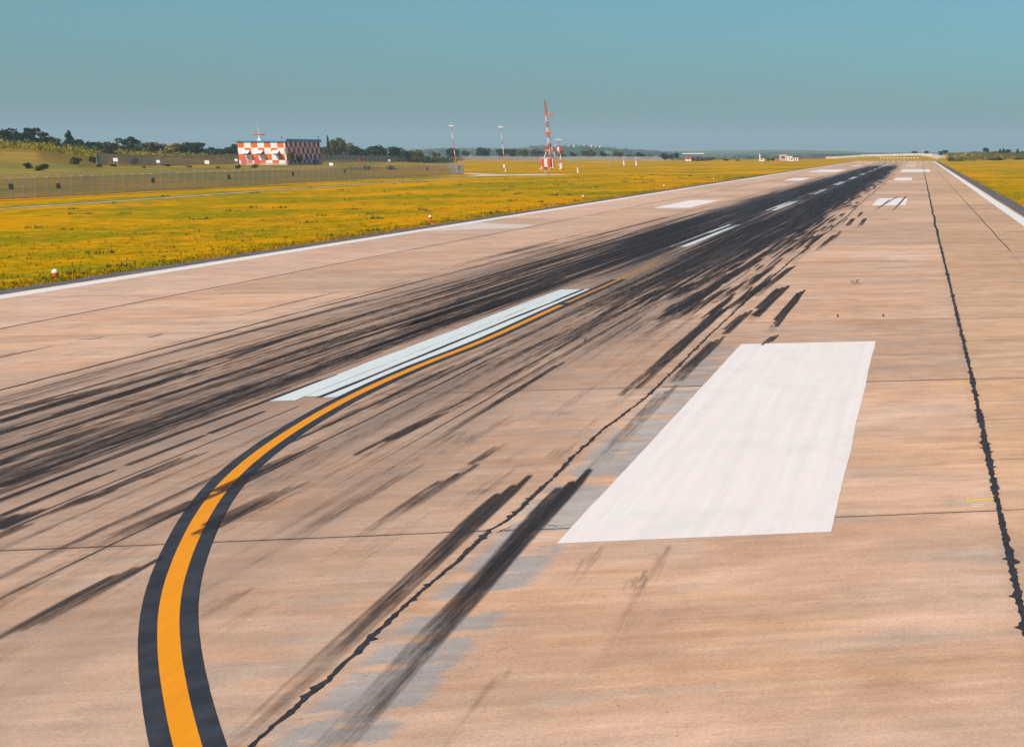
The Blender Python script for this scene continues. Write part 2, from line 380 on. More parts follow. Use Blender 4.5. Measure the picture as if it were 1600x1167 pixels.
fr = t.noise(t.xyz(t.m('MULTIPLY', x, 0.0035), t.m('MULTIPLY', y, 0.0012), 2.0), 1, 5, 0.6)
far = t.mix(t.ss(fr, 0.44, 0.52), (0.03, 0.05, 0.02), (0.13, 0.15, 0.06))
c = t.mix(t.ss(rad, 1300.0, 1900.0), c, far)
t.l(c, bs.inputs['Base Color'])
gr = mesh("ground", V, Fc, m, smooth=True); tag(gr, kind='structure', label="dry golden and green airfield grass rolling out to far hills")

# ------------------------------------------------------------------ runway, shoulders, path
def sheet(name, quads, m, z, label=None, top=True):
    V = []; Fc = []
    for q in quads:
        k = len(V); V += [(p[0], p[1], z) for p in q]; Fc.append(tuple(range(k, k + len(q))))
    o = mesh(name, V, Fc, m); tag(o, kind='structure', label=label); return o
def slab(name, x0, x1, y0, y1, z0, z1, m, label=None, jag=0.0, side=0):
    V = []; Fc = []; ny = max(2, int((y1 - y0) / 0.8)) if jag else 2
    for j in range(ny):
        yy = y0 + (y1 - y0) * j / (ny - 1)
        w_ = jag * (mn.noise(Vector((yy * 0.35, side, 0))) + 0.5 * mn.noise(Vector((yy * 1.3, side, 4)))) if jag else 0
        xa = x0 + (w_ if side < 0 else 0); xb = x1 + (w_ if side > 0 else 0)
        V += [(xa, yy, z0), (xa, yy, z1), (xb, yy, z1), (xb, yy, z0)]
    for j in range(ny - 1):
        k = 4 * j
        Fc += [(k, k + 4, k + 5, k + 1), (k + 1, k + 5, k + 6, k + 2), (k + 2, k + 6, k + 7, k + 3)]
    o = mesh(name, V, Fc, m); tag(o, kind='structure', label=label); return o
RX0, RX1, RY0, RY1 = -36.55, 8.85, -150.0, 966.0
slab("runway", RX0, RX1, RY0, RY1, -0.3, 0.0, M['concrete'], "tan concrete runway of large slabs streaked with tyre rubber")
slab("asphalt_shoulder", -37.9, RX0, RY0, RY1, -0.3, -0.012, M['asphalt'], "narrow dark asphalt strip along the far grass edge", 0.55, -1)
slab("asphalt_shoulder", RX1, 10.5, RY0, RY1, -0.3, -0.012, M['asphalt'], "narrow dark asphalt strip along the near grass edge", 0.45, 1)

ZP = 0.004
def rag(pts_l, pts_r): pass
def marking(name, x0, x1, y0, y1, m, z=ZP, rgh=0.02, label=None):
    """painted block with slightly wandering hand-sprayed edges"""
    ny = max(2, int((y1 - y0) / 0.5)); ny = min(ny, 160); V = []; Fc = []
    ph = x0 * 7.3 + y0
    for j in range(ny + 1):
        yy = y0 + (y1 - y0) * j / ny
        a = rgh * (mn.noise(Vector((yy * 0.25, ph, 0))) * 2 + random.uniform(-.25, .25)); b = rgh * (mn.noise(Vector((yy * 0.25, ph, 9))) * 2 + random.uniform(-.25, .25))
        V += [(x0 + a, yy, z), (x1 + b, yy, z)]
    for j in range(ny): k = 2 * j; Fc.append((k, k + 1, k + 3, k + 2))
    o = mesh(name, V, Fc, m); tag(o, kind='structure', label=label); return o
# edge lines
marking("edge_line_marking", -36.33, -35.42, RY0, 962, M['edge'], rgh=0.03)
marking("edge_line_marking", 7.68, 8.62, RY0, 962, M['edge'], rgh=0.03)
# centreline dashes, 30 m on 30 m off; the near one is split by dark gaps
for k in range(-2, 15):
    ya = 39.3 + 60 * k; yb = ya + 29.8
    if k == 0:
        for xa, xb in ((-14.98, -14.42), (-14.39, -14.08), (-13.93, -13.48)): marking("centreline_marking", xa, xb, ya + random.uniform(-.4, .4), yb, M['centre'], rgh=0.03)
        marking("centreline_groove", -14.08, -13.93, ya, yb, M['tar'], z=ZP * 0.6, rgh=0.03)
    else:
        marking("centreline_marking", -15.0, -14.62, ya, yb, M['centre'], rgh=0.04); marking("centreline_marking", -14.54, -14.05, ya, yb, M['centre'], rgh=0.04)
# touchdown zone and aiming point markings
TD = [(23.62, 48.2, -5.44, -1.52, 'big'), (172.6, 198.4, -5.2, -1.7, ''), (322.5, 354, -5.3, -1.8, ''), (453.5, 518, -5.55, 2.9, ''), (632, 662, -5.5, -1.9, ''), (782, 812, -5.5, -1.9, '')]
for ya, yb, xa, xb, s in TD:
    marking("touchdown_marking", xa, xb, ya, yb, M['white'], rgh=0.018 if s else 0.04)
    ya2, yb2 = (168.5, 195) if 170 < ya < 180 else (ya, yb)
    if s != 'big':
        marking("touchdown_marking", -28.4 - xb + (-0.2), -28.4 - xa + (-.2), ya2, yb2, M['white'], rgh=0.05) if ya != 453.5 else marking("touchdown_marking", -31.2, -22.9, ya, yb, M['white'], rgh=0.05)
# faded wide patch on the far side lane
fp = paint("faded_paint", (0.74, 0.56, 0.46), 0.6, 0.4)
sheet("faded_marking", [[(-35.4, 122), (-29.6, 126), (-29.6, 131), (-35.4, 136)]], fp, ZP)
# threshold bars at the far end
for k in range(14):
    xx = -35.0 + k * 3.15
    marking("threshold_marking", xx, xx + 1.9, 925, 958, M['edge'], rgh=0.0)
marking("end_marking", -36.3, 8.6, 960, 964.5, M['edge'], z=ZP * 1.5, rgh=0.0)

# ---- joints
def ribbon(pts, w0, w1=None, z=ZP, jag=0.0, step=0.25, spikes=0.0, taper=False):
    w1 = w0 if w1 is None else w1
    P2 = []
    for a, b in zip(pts, pts[1:]):
        a = Vector(a[:2]); b = Vector(b[:2]); L = (b - a).length; k = max(1, int(L / step))
        for i in range(k): P2.append(a.lerp(b, i / k))
    P2.append(Vector(pts[-1][:2])); V = []; Fc = []; n = len(P2); s = random.uniform(0, 99)
    for i, p in enumerate(P2):
        d = (P2[min(n - 1, i + 1)] - P2[max(0, i - 1)]).normalized(); nrm = Vector((d.y, -d.x)); t = i / max(1, n - 1)
        w_ = (w0 + (w1 - w0) * t) / 2
        if taper: w_ *= min(1, 4 * t + .15, 4 * (1 - t) + .15)
        wob = jag * mn.noise(Vector((p.x * .8 + s, p.y * .8, s))) * 1.2
        if jag > 0.03: wob = 0.35 * w_ * random.uniform(-1, 1)
        a = w_ * (1 + 4 * jag * random.uniform(-1, 1)) + wob; b = w_ * (1 + 4 * jag * random.uniform(-1, 1)) - wob
        if spikes and random.random() < spikes: a += random.uniform(.03, .11)
        if spikes and random.random() < spikes: b += random.uniform(.03, .11)
        V += [(p.x - nrm.x * a, p.y - nrm.y * a, z), (p.x + nrm.x * b, p.y + nrm.y * b, z)]
    for i in range(n - 1): k = 2 * i; Fc.append((k, k + 1, k + 3, k + 2))
    return V, Fc
class RB(MB):
    def rb(s, *a, **k): V, Fc = ribbon(*a, **k); s.add(V, Fc)
def wander(x, y0, y1, amp, step=6.0):
    pts = []; y = y0
    while y < y1:
        pts.append((x + amp * 2 * mn.noise(Vector((x, y * 0.09, 2))), y)); y += step
    pts.append((x, y1)); return pts
jb = RB()
def crackline(pts, amp, step):
    out = []
    for a_, b_ in zip(pts, pts[1:]):
        n_ = max(1, int((b_[1] - a_[1]) / step))
        for i in range(n_):
            q = i / n_; y_ = a_[1] + (b_[1] - a_[1]) * q; x_ = a_[0] + (b_[0] - a_[0]) * q
            out.append((x_ + amp * (mn.noise(Vector((y_ * .7, a_[0], 1))) + .7 * mn.noise(Vector((y_ * 2.3, 5, 1))) + .4 * random.uniform(-1, 1)), y_))
    out.append(pts[-1]); return out
def rough_strip(B, pts, w0, w1, z):
    n_ = len(pts); V = []; Fc = []; sd = random.uniform(0, 50)
    for i, p in enumerate(pts):
        t_ = i / (n_ - 1); base = w0 + (w1 - w0) * t_; y_ = p[1]
        wn_ = base * (.62 + 1.0 * abs(mn.noise(Vector((y_ * .5, sd, 0)))) + .5 * mn.noise(Vector((y_ * 3.1, sd, 3))))
        a_ = wn_ * random.uniform(.36, .58); b_ = wn_ * random.uniform(.36, .58)
        if random.random() < .05: a_ += random.uniform(.02, .07)
        if random.random() < .05: b_ += random.uniform(.02, .07)
        V += [(p[0] - max(.008, a_), y_, z), (p[0] + max(.008, b_), y_ + random.uniform(-.01, .01), z)]
    for i in range(n_ - 1): k = 2 * i; Fc.append((k, k + 1, k + 3, k + 2))
    B.add(V, Fc)
rough_strip(jb, crackline([(-6.6, 6)] + [tuple(G(*q)[:2]) for q in ((510, 1061), (583, 995), (656, 925), (711, 878), (766, 828), (788, 816), (865, 746), (894, 715), (949, 666), (1010, 620), (1060, 572), (1110, 522), (1150, 485), (1187, 450), (1220, 422), (1240, 404))] + [(-6.75, 110), (-6.6, 120)], .03, .09), .075, .11, ZP * 1.5)
rough_strip(jb, crackline([(1.05, 6), (1.05, 24), (1.1, 40), (1.08, 71), (1.02, 110)], .02, .08), .125, .15, ZP * 1.5)
jb.rb(wander(-6.6, 120, 420, 0.10, 6), 0.10, 0.10, jag=0.05, step=1, z=ZP * 1.5)
jb.rb(wander(1.02, 110, 700, 0.10, 8), 0.17, 0.12, jag=0.05, step=1, z=ZP * 1.5)
tag(jb.build("tar_joint", M['tar']), kind='structure', label="ragged black tar sealing the long slab joints")
js = RB()
js.rb(wander(-22.0, 5, 700, .05, 5), 0.085, jag=.04, step=1)
js.rb(wander(-29.5, 5, 700, .05, 5), 0.10, jag=.04, step=1)
js.rb(wander(-14.0, 5, 38, .04, 5), 0.03, jag=.04, step=1)
js.rb(wander(4.95, 92, 500, .04, 5), 0.075, jag=.05, step=1)
js.rb(wander(4.9, 5, 92, .03, 5), 0.012, jag=.05, step=1)
for k in range(-1, 34):
    yy = 24.62 + 14.93 * k
    segs = [(-36.4, -29.6), (-29.4, -22.1), (-21.9, -14.1), (-13.9, -6.6), (-6.4, 1.0), (1.1, 4.9), (4.9, 7.6)]
    for i, (xa, xb) in enumerate(segs):
        wd = random.choice((0.02, 0.03, 0.045, 0.06)) if k > 0 else (0.02, 0.02, 0.06, 0.045, 0.04, 0.03, 0.025)[i]
        if i < 2 and k < 8 and random.random() < .7: wd = 0.014
        j = random.uniform(-.04, .04)
        js.rb([(xa, yy + j), ((xa + xb) / 2, yy + j * .3), (xb, yy + j)], wd, jag=.06, step=.3, z=ZP * .8)
for yy in (19.9, 28.85, 33.3, 35.9, 43.6, 47.8, 58.8, 64.0, 73.9, 79, 88): js.rb([(1.15, yy), (7.6, yy + .05)], 0.022, jag=.06, step=.3, z=ZP * .8)
for yy in (44.8, 50.0, 59.4, 64.3, 74.2, 79.2, 84.0, 94, 99): js.rb([(-6.4 if yy > 52 else -1.4, yy), (1.0, yy + .04)], 0.016, jag=.06, step=.3, z=ZP * .8)
tag(js.build("slab_joint", M['tar']), kind='structure', label="thin dark joints between the concrete slabs")
# crack squiggles, drill marks, little paint ticks
cr = RB()
def pxl(pts): return [tuple(G(*p)) for p in pts]
cr.rb(pxl([(1328, 444), (1338, 444), (1330, 440), (1342, 437), (1338, 441), (1345, 444)]), .05, jag=.1, step=.1, z=ZP * .9)
cr.rb(pxl([(905, 528), (916, 528), (912, 535)]), .04, jag=.1, step=.1, z=ZP * .9)
for p, q in (((1208, 494), (1218, 494)), ((1236, 494), (1243, 494)), ((1281, 493), (1291, 493)), ((1309, 491), (1309, 496)), ((1353, 492), (1361, 492)), ((1380, 491), (1380, 495))):
    cr.rb(pxl([p, q]), .05, jag=.1, step=.1, z=ZP * .9)
cr.rb(pxl([(120, 530), (140, 530), (165, 526)]), .09, jag=.1, step=.3, z=ZP * .9, taper=True); cr.rb(pxl([(230, 528), (255, 522)]), .1, jag=.1, step=.3, z=ZP * .9, taper=True)
cr.rb(pxl([(200, 499), (290, 497), (385, 492)]), .05, jag=.1, step=.3, z=ZP * .9, taper=True)
cr.rb(pxl([(780, 830), (800, 822), (835, 816), (870, 822)]), .02, jag=.1, step=.1, z=ZP * .9); cr.rb(pxl([(775, 832), (800, 826), (840, 823)]), .02, jag=.1, step=.1, z=ZP * .9)
tag(cr.build("concrete_crack", M['tar']), kind='structure', label="small dark cracks and drill marks in the slabs")
ytick = paint("yellow_tick_paint", (0.95, 0.62, 0.01), .1, .1, 0)
marking("survey_marking", 0.53, 1.0, 25.38, 25.47, ytick, rgh=.01); marking("survey_marking", 0.62, 1.05, 39.02, 39.14, ytick, rgh=.01)
marking("chalk_marking", .62, .82, 24.95, 25.0, M['edge'], rgh=.01); marking("chalk_marking", .62, .82, 25.08, 25.13, M['edge'], rgh=.01)
gl = paint("grey_sealant", (0.42, 0.40, 0.39), .2, .2, 0)
gb = RB(); gb.rb(pxl([(603, 738), (690, 735), (780, 729), (872, 722)]), .05, jag=.05, step=.2, z=ZP * .9); tag(gb.build("sealant_line", gl), kind='structure', label="thin pale grey sealant line between the tyre marks")
tag(marking("pale_line", -4.0, 1.0, 88.0, 88.3, M['edge'], rgh=.01), kind='structure')

# ---- yellow taxi line with black borders, curving off towards the aircraft
cl = [(1040, 402), (1000, 423.5), (945, 447.5), (891, 470.4), (850, 488.5), (812.7, 506.4), (765.8, 529.8), (725, 545), (687.6, 558.5), (655, 571), (625, 584.6), (593, 598.5), (562.5, 612.5), (530, 629), (500, 646), (462, 668), (432, 688), (403, 710), (375, 731), (350, 756), (330, 782), (311, 812), (293, 850), (278, 885), (268, 920), (262, 955), (262, 990), (264, 1025), (270.5, 1067), (278, 1110), (292, 1167), (312, 1230)]
gp = [G(*p) for p in cl]
def smooth(pts, it=2):
    for _ in range(it): pts = [pts[0]] + [(a + b * 2 + c) / 4 for a, b, c in zip(pts, pts[1:], pts[2:])] + [pts[-1]]
    return pts
gp = smooth([Vector(p) for p in gp], 2)
def dense(pts, k=6):
    out = []
    for i in range(len(pts) - 1):
        p0 = pts[max(0, i - 1)]; p1 = pts[i]; p2 = pts[i + 1]; p3 = pts[min(len(pts) - 1, i + 2)]
        for j in range(k):
            t = j / k
            out.append(0.5 * ((2 * p1) + (p2 - p0) * t + (2 * p0 - 5 * p1 + 4 * p2 - p3) * t * t + (3 * p1 - p0 - 3 * p2 + p3) * t ** 3))
    out.append(pts[-1]); return out
gp = dense(gp)
V, Fc = ribbon([(p.x, p.y) for p in gp if p.y < 75], 0.62, 0.60, z=0.0078, jag=.001, step=.15)
tag(mesh("line_border_marking", V, Fc, M['black']), kind='structure', label="black border of the yellow lead-off line")
far_gp = [p for p in gp if p.y > 62]; gp = [p for p in gp if p.y <= 62.6]
M['yellow_worn'] = paint("worn_yellow_paint", (0.62, 0.24, 0.01), 1.0, 0.95, 1.0)
V, Fc = ribbon([(p.x, p.y) for p in far_gp], 0.15, 0.2, z=0.0086, jag=.02, step=.12)
tag(mesh("taxi_line_marking", V, Fc, M['yellow_worn']), kind='structure', label="worn far end of the yellow lead-off line")
V, Fc = ribbon([(p.x, p.y) for p in gp], 0.215, 0.225, z=0.0090, jag=.002, step=.12)
tag(mesh("taxi_line_marking", V, Fc, M['yellow']), kind='structure', label="curving yellow lead-off line")

# ---- tyre marks: thin rubber films with their own fade and tread lines
tm, t, bs = mat("tyre_rubber")
at = t.n('ShaderNodeUVMap'); at.uv_map = "UVMap"; sp = t.n('ShaderNodeSeparateXYZ'); t.l(at.outputs[0], sp.inputs[0])
sa = t.n('ShaderNodeAttribute'); sa.attribute_name = "strength"
u, v = sp.outputs[0], sp.outputs[1]
x, y, z = t.pos()
tread = t.noise(t.xyz(t.m('MULTIPLY', u, 9.0), t.m('MULTIPLY', v, 0.25), sa.outputs['Fac']), 1, 2, 0.6)
pat = t.noise(t.xyz(t.m('MULTIPLY', x, 12.0), t.m('MULTIPLY', y, 0.8)), 1, 4, 0.7)
sides = t.m('MULTIPLY', t.ss(u, 0.0, 0.35), t.ss(u, 0.65, 1.0, 1.0, 0.0))
tv = t.m('ADD', t.m('MULTIPLY', tread, .45), t.m('MULTIPLY', pat, .55))
st_ = sa.outputs['Fac']
body = t.ss(tv, t.m('SUBTRACT', 0.52, t.m('MULTIPLY', st_, 0.42)), t.m('SUBTRACT', 0.86, t.m('MULTIPLY', st_, 0.34)))
al = t.m('MULTIPLY', t.m('MULTIPLY', sides, body), t.ss(st_, 0.0, 0.95, 0.0, 0.97), clamp=True)
tr = t.n('ShaderNodeBsdfTransparent'); mx = t.n('ShaderNodeMixShader')
t.l(al, mx.inputs[0]); t.l(tr.outputs[0], mx.inputs[1]); t.l(bs.outputs[0], mx.inputs[2]); t.l(mx.outputs[0], tm.node_tree.nodes['Material Output'].inputs[0])
bs.inputs['Base Color'].default_value = (0.040, 0.030, 0.029, 1); bs.inputs['Roughness'].default_value = 0.8
TV, TF, TU, TS = [], [], [], []
tz = [0.0101]
def strand(a, b, wd, s0, s1, mid, bend):
    L = (b - a).length; n = max(5, min(26, int(L / .7)))
    d = (b - a).normalized(); nr = Vector((d.y, -d.x))
    tz[0] += 0.0000005; k0 = len(TV); ph = random.uniform(0, 50); tl = min(.45, .35 / L)
    for i in range(n + 1):
        q = i / n
        if i == 1: q = min(q, tl)
        if i == n - 1: q = max(q, 1 - tl)
        p = a + (b - a) * q + nr * (bend * math.sin(q * math.pi) + 0.04 * mn.noise(Vector((q * L * .25, ph, 0))))
        st = s0 + (mid - s0) * q * 2 if q < .5 else mid + (s1 - mid) * (q - .5) * 2
        if i == 0: st *= .15
        if i == n: st = 0.0
        w_ = wd / 2 * (0.15 if i in (0, n) else 0.75 if i == 1 else 1)
        for e, uu in ((-1, 0), (1, 1)):
            TV.append((p.x + nr.x * w_ * e, p.y + nr.y * w_ * e, tz[0])); TU.append((uu, q * L + ph)); TS.append(st)
    for i in range(n): k = k0 + 2 * i; TF.append((k, k + 1, k + 3, k + 2))
def tyre(a, b, wd, s0, s1, mid=None, bend=0.0):
    """a -> b on the ground, strength s0 at a, s1 at b, mid in between; several strands give frayed ends"""
    a = Vector(a[:2]); b = Vector(b[:2]); mid = (s0 + s1) / 2 if mid is None else mid
    d = (b - a); L = d.length; d = d / L; nr = Vector((d.y, -d.x)); ns = 3 if wd > .2 else 2 if wd > .12 else 1
    e = min(.16 * L, 1.6)
    for j in range(ns):
        off = (j - (ns - 1) / 2) / ns * wd
        a2 = a + d * (j * min(.75, .11 * L) + random.uniform(-.1, .1) * e) + nr * off; b2 = b + d * random.uniform(-.9, 1.6) * e + nr * off
        m_ = random.uniform(.86, 1.06)
        strand(a2, b2, wd / ns * 1.85, min(1, s0 * m_), min(1, s1 * m_), min(1, mid * m_), bend)
def tp(p, q, wd, s0, s1, mid=None, bend=0.0): tyre(G(*p), G(*q), wd * .86, s0 * .95, s1 * .95, None if mid is None else mid * .95, bend)
# traced from the nearest to the farthest; first point is the far end
tp((823, 739), (300, 1225), .36, 1.0, .3, .7)
tp((912, 733), (415, 1280), .41, 1.0, .4, .85)
tp((915, 738), (700, 960), .14, .8, .3, .8)
tp((741, 723), (535, 862), .34, .85, .15, .6); tp((790, 690), (741, 724), .2, .5, .7)
tp((664, 720), (392, 880), .34, .45, .2, .5); tp((620, 725), (380, 862), .2, .45, .2, .4)
tp((700, 640), (583, 700), .3, .6, .7, .85); tp((860, 575), (700, 640), .34, .35, .5)
tp((884, 563), (622, 724), .17, .8, .25, .85)
tp((496, 694), (366, 757), .34, .6, .9, .8); tp((366, 757), (130, 862), .34, .9, .3, .7); tp((130, 862), (-40, 965), .36, .4, .5)
tp((432, 932), (318, 1004), .34, .4, .12, .33)
tp((253, 865), (0, 1003), .34, .75, .5, .75); tp((250, 885), (60, 985), .25, .35, .1); tp((226, 850), (20, 950), .3, .4, .2, .3)
tp((482, 748), (329, 822), .42, .45, .7, .7); tp((455, 770), (320, 835), .25, .6, .3)
tp((545, 690), (420, 765), .3, .25, .25, .4)
tp((938, 847), (876, 935), .26, .5, .12, .35); tp((1041, 845), (940, 1060), .28, .5, .12, .3); tp((1000, 895), (985, 925), .3, .5, .4); tp((920, 1035), (880, 1080), .3, .3, .1)
tp((795, 1035), (700, 1160), .26, .4, .2, .33)
tp((1133, 479), (1000, 597), .40, .97, .6, .95); tp((1040, 560), (850, 735), .34, .5, .1, .3)
tp((1227, 446), (1185, 486), .52, .97, .85, .97); tp((1190, 482), (1165, 512), .45, .6, .15)
tp((1255, 452), (1214, 503), .34, .9, .85, .98); tp((1214, 504), (1204, 519), .3, .6, .3); tp((1214, 522), (1198, 537), .24, .9, .8)
tp((1171, 484), (1130, 522), .38, .85, .8, .9); tp((1128, 524), (1052, 600), .38, .75, .5, .85); tp((1052, 600), (925, 735), .36, .6, .25, .5)
tp((1240, 415), (1180, 462), .36, .9, .5, .9); tp((1184, 450), (1140, 487), .36, .7, .4, .8); tp((1208, 416), (1155, 458), .32, .85, .4, .85)
tp((1163, 415), (1060, 490), .36, .9, .5, .9); tp((1285, 366), (1258, 388), .34, .95, .8); tp((1306, 366), (1274, 394), .36, .95, .3, .85)
tp((1334, 341), (1325, 352), .4, 1, .7); tp((1352, 341), (1344, 353), .36, 1, .6); tp((1347, 331), (1342, 338), .3, .95, .7)
tp((1403, 307), (1364, 330), .2, .98, .3, .9); tp((1416, 307), (1395, 330), .24, .98, .4, .9); tp((1390, 312), (1365, 332), .16, .95, .2, .8)
tp((1059, 439), (1000, 487), .34, .6, .4, .7); tp((1080, 477), (1000, 530), .3, .6, .3, .6); tp((1000, 455), (900, 520), .35, .7, .4, .75)
tp((196, 596), (-30, 668), .2, .7, .95, .98); tp((290, 585), (62, 657), .3, .6, .9, .9); tp((62, 657), (-40, 690), .3, .9, .7)
tp((330, 571), (175, 622), .34, .8, .85, .9); tp((500, 510), (330, 571), .3, .5, .7, .75)
tp((228, 623), (60, 676), .22, .4, .2, .5); tp((330, 639), (144, 706), .14, .7, .95); tp((144, 706), (-30, 770), .16, .95, .9)
tp((330, 676), (186, 731), .12, .9, .95); tp((186, 731), (10, 803), .14, .95, .9); tp((420, 640), (330, 676), .12, .8, .9)
tp((330, 701), (186, 760), .25, .6, .8, .7); tp((186, 760), (70, 805), .34, .8, .35, .8); tp((107, 724), (-20, 770), .14, .7, .95, .95)
tp((150, 725), (-20, 792), .2, .4, .6, .5); tp((70, 790), (-30, 835), .42, .8, .95); tp((60, 812), (-30, 850), .2, .7, .7)
tp((250, 800), (60, 875), .3, .3, .3, .4); tp((600, 620), (480, 680), .3, .3, .3, .45); tp((640, 610), (550, 655), .2, .5, .3)
tp((690, 578), (590, 630), .14, .7, .5); tp((640, 590), (620, 600), .2, .5, .5)
for (a, b) in (((700, 690), (722, 672)), ((765, 715), (790, 690)), ((770, 670), (800, 655)), ((720, 740), (748, 722)), ((740, 775), (765, 760)), ((800, 735), (830, 722)), ((865, 715), (895, 690)), ((880, 650), (900, 640)), ((710, 695), (735, 678))):
    tp(b, a, .36, .35, .3, .42)
# the mass of touchdown streaks further down the runway
rn = random.Random(11)
for i in range(1900):
    yy = 30 + 560 * rn.random() ** 1.45; L = (rn.uniform(12, 46) if yy < 110 else rn.uniform(7, 34)) * (1 + yy / 300)
    s_d = 3.0 if yy > 110 else 4.2
    xx = -14.4 + rn.gauss(0, s_d) + (1.0 if yy > 90 else 0)
    if yy < 75 and abs(xx + 14.2) < 1.1: continue
    if yy >= 75 and abs(xx + 14.2) < 1.0 and rn.random() < .85: continue
    if xx > -2 or xx < -24.5 or (xx > -6.6 and yy < 100) or (xx > -7.5 and yy < 60): continue
    if yy < 52: st = rn.uniform(.25, .5); continue
    st = rn.uniform(.3, .62) if yy < 90 else rn.uniform(.45, .9)
    if rn.random() < .12: st = min(1, st + .3)
    if xx > -8.8: L *= .35; st = rn.uniform(.6, .95)
    if xx > -7.0 and rn.random() < .6: continue
    tl = rn.uniform(-.005, .005)
    for k in ((0, .95) if rn.random() < .3 else (0,)):
        if 50 < yy < 95: st = min(.95, st + .1)
        tyre((xx + k + tl * L, yy + L), (xx + k, yy), rn.choice((.06, .09, .13, .18, .26)), st, st * rn.uniform(.2, .7), st, rn.uniform(-.1, .1))
for i in range(260):                                  # short separate touch-down scuffs on the near fringe
    yy = 55 + 380 * rn.random() ** 1.3; xx = rn.gauss(-8.9, 1.1)
    if xx > -5.6 or (yy < 95 and xx > -7.4): continue
    tyre((xx, yy + rn.uniform(2.5, 8) * (1 + yy / 200)), (xx, yy), rn.choice((.1, .16, .24, .34)), .95, .5, rn.uniform(.6, .95))
tz[0] = 0.0044
for i in range(800):                                  # long thin streaks in the foreground
    yy = rn.uniform(8, 62); xx = rn.gauss(-15.8, 2.9); L = rn.uniform(10, 44)
    if xx > -9.6 or -15.2 < xx < -13.3 and 33 < yy + L and yy < 70: continue
    st = rn.uniform(.15, .42)
    if rn.random() < .12: st += .35
    tl = rn.uniform(-.012, .012)
    tyre((xx + tl * L, yy + L), (xx, yy), rn.choice((.05, .07, .10, .14, .24)), st, st * .4, st, rn.uniform(-.12, .12))
for i in range(190):                                  # medium streaks between the yellow line and the diagonal joint
    yy = rn.uniform(36, 92); xx = rn.uniform(-12.6, -7.2); L = rn.uniform(6, 24)
    if xx > -8.6 and yy > 70: continue
    st = rn.uniform(.25, .6) if xx < -9 else rn.uniform(.2, .4); tl = rn.uniform(-.008, .008)
    tyre((xx + tl * L, yy + L), (xx, yy), rn.choice((.07, .1, .16, .24)), st, st * .3, st, rn.uniform(-.08, .08))
for i in range(40):                                   # faint stray marks towards the big marking
    yy = rn.uniform(14, 70); xx = rn.uniform(-11, -6.8); L = rn.uniform(2, 9); st = rn.uniform(.2, .42)
    tyre((xx + rn.uniform(-.01, .01) * L, yy + L), (xx, yy), rn.choice((.12, .2, .32)), st, st * .4, st)
me = bpy.data.meshes.new("tyre_marks"); me.from_pydata(TV, [], TF); me.materials.append(tm)
uvl = me.uv_layers.new(name="UVMap")
for lp in me.loops: uvl.data[lp.index].uv = TU[lp.vertex_index]
aa = me.attributes.new("strength", 'FLOAT', 'POINT'); aa.data.foreach_set("value", TS); me.update()
to = bpy.data.objects.new("tyre_marks", me); col.objects.link(to); tag(to, kind='structure', label="black rubber skid marks running along the runway")

# ---- service path beside the fence and the pale pad
def gpath(name, pts, wd, z, m):
    V, Fc = ribbon(pts, wd, wd, z=z, jag=.02, step=4); o = mesh(name, V, Fc, m); tag(o, kind='structure', label="pale concrete service path in the grass"); return o
pp = [(-86, 120), (-90.5, 165), (-91.5, 180), (-92.2, 207), (-94.8, 251), (-98, 320), (-100.6, 381), (-103, 415)]
o = gpath("path", pp, 1.1, -.03, M['path'])
sheet("concrete_pad", [[(-103.8, 395), (-88, 405), (-84.5, 418), (-96, 432), (-104, 428), (-118, 452), (-120, 446), (-106, 415)]], M['path'], -.025, "pale concrete pad where the path ends")
gd = simple("ditch_green", (0.16, 0.17, 0.02), .95, .3, .3)
V, Fc = ribbon([(p[0] - 1.7, p[1]) for p in pp], 1.6, 1.6, z=-.035, jag=.05, step=2); tag(mesh("grass_verge", V, Fc, gd), kind='structure', label="darker green verge behind the service path")

# ------------------------------------------------------------------ grass tufts
m, t, bs, gc = grass("grass_blades")
rn = random.Random(3); V = []; Fc = []
def tuft(X, Y, z, h, w_, nb=4):
    for _ in range(nb):
        a = rn.uniform(0, 6.28); dx, dy = math.cos(a) * w_, math.sin(a) * w_; ox, oy = rn.uniform(-.15, .15), rn.uniform(-.15, .15); k = len(V)
        lx, ly = rn.uniform(-.12, .12) * h * 4, rn.uniform(-.1, .1) * h * 4
        V.extend([(X + ox - dx, Y + oy - dy, z), (X + ox + dx, Y + oy + dy, z), (X + ox + lx, Y + oy + ly, z + h * rn.uniform(.6, 1.2))]); Fc.append((k, k + 1, k + 2))
for i in range(15000):
    Y = 62 + 330 * rn.random() ** 1.8; X = -37.75 - abs(rn.gauss(0, 1)) * (1.0 if rn.random() < .6 else 12)
    if X < -104: continue
    tuft(X, Y, -.08, rn.uniform(.06, .19), .04, 3)
for i in range(3500):
    Y = 110 + 330 * rn.random() ** 1.6; X = 10.35 + abs(rn.gauss(0, 1)) * (.8 if rn.random() < .5 else 18)
    tuft(X, Y, -.08, rn.uniform(.08, .22), .035, 3)
tag(mesh("grass_tufts", V, Fc, m), kind='stuff', label="tufts of dry golden grass along the runway edges")
# darker weed clumps
m_w = simple("weed_green", (0.10, 0.12, 0.02), .95, .4, 2.0)
V = []; Fc = []
for i in range(160):
    Y = rn.uniform(75, 420); X = rn.uniform(-100, -42)
    if rn.random() < .3: X = rn.uniform(-40, -38.2)
    for k in range(rn.randint(3, 12)): tuft(X + rn.gauss(0, .3), Y + rn.gauss(0, .4), -.08, rn.uniform(.1, .3), .06, 3)
tag(mesh("weeds", V, Fc, m_w), kind='stuff', label="low dark green weed clumps scattered in the grass")

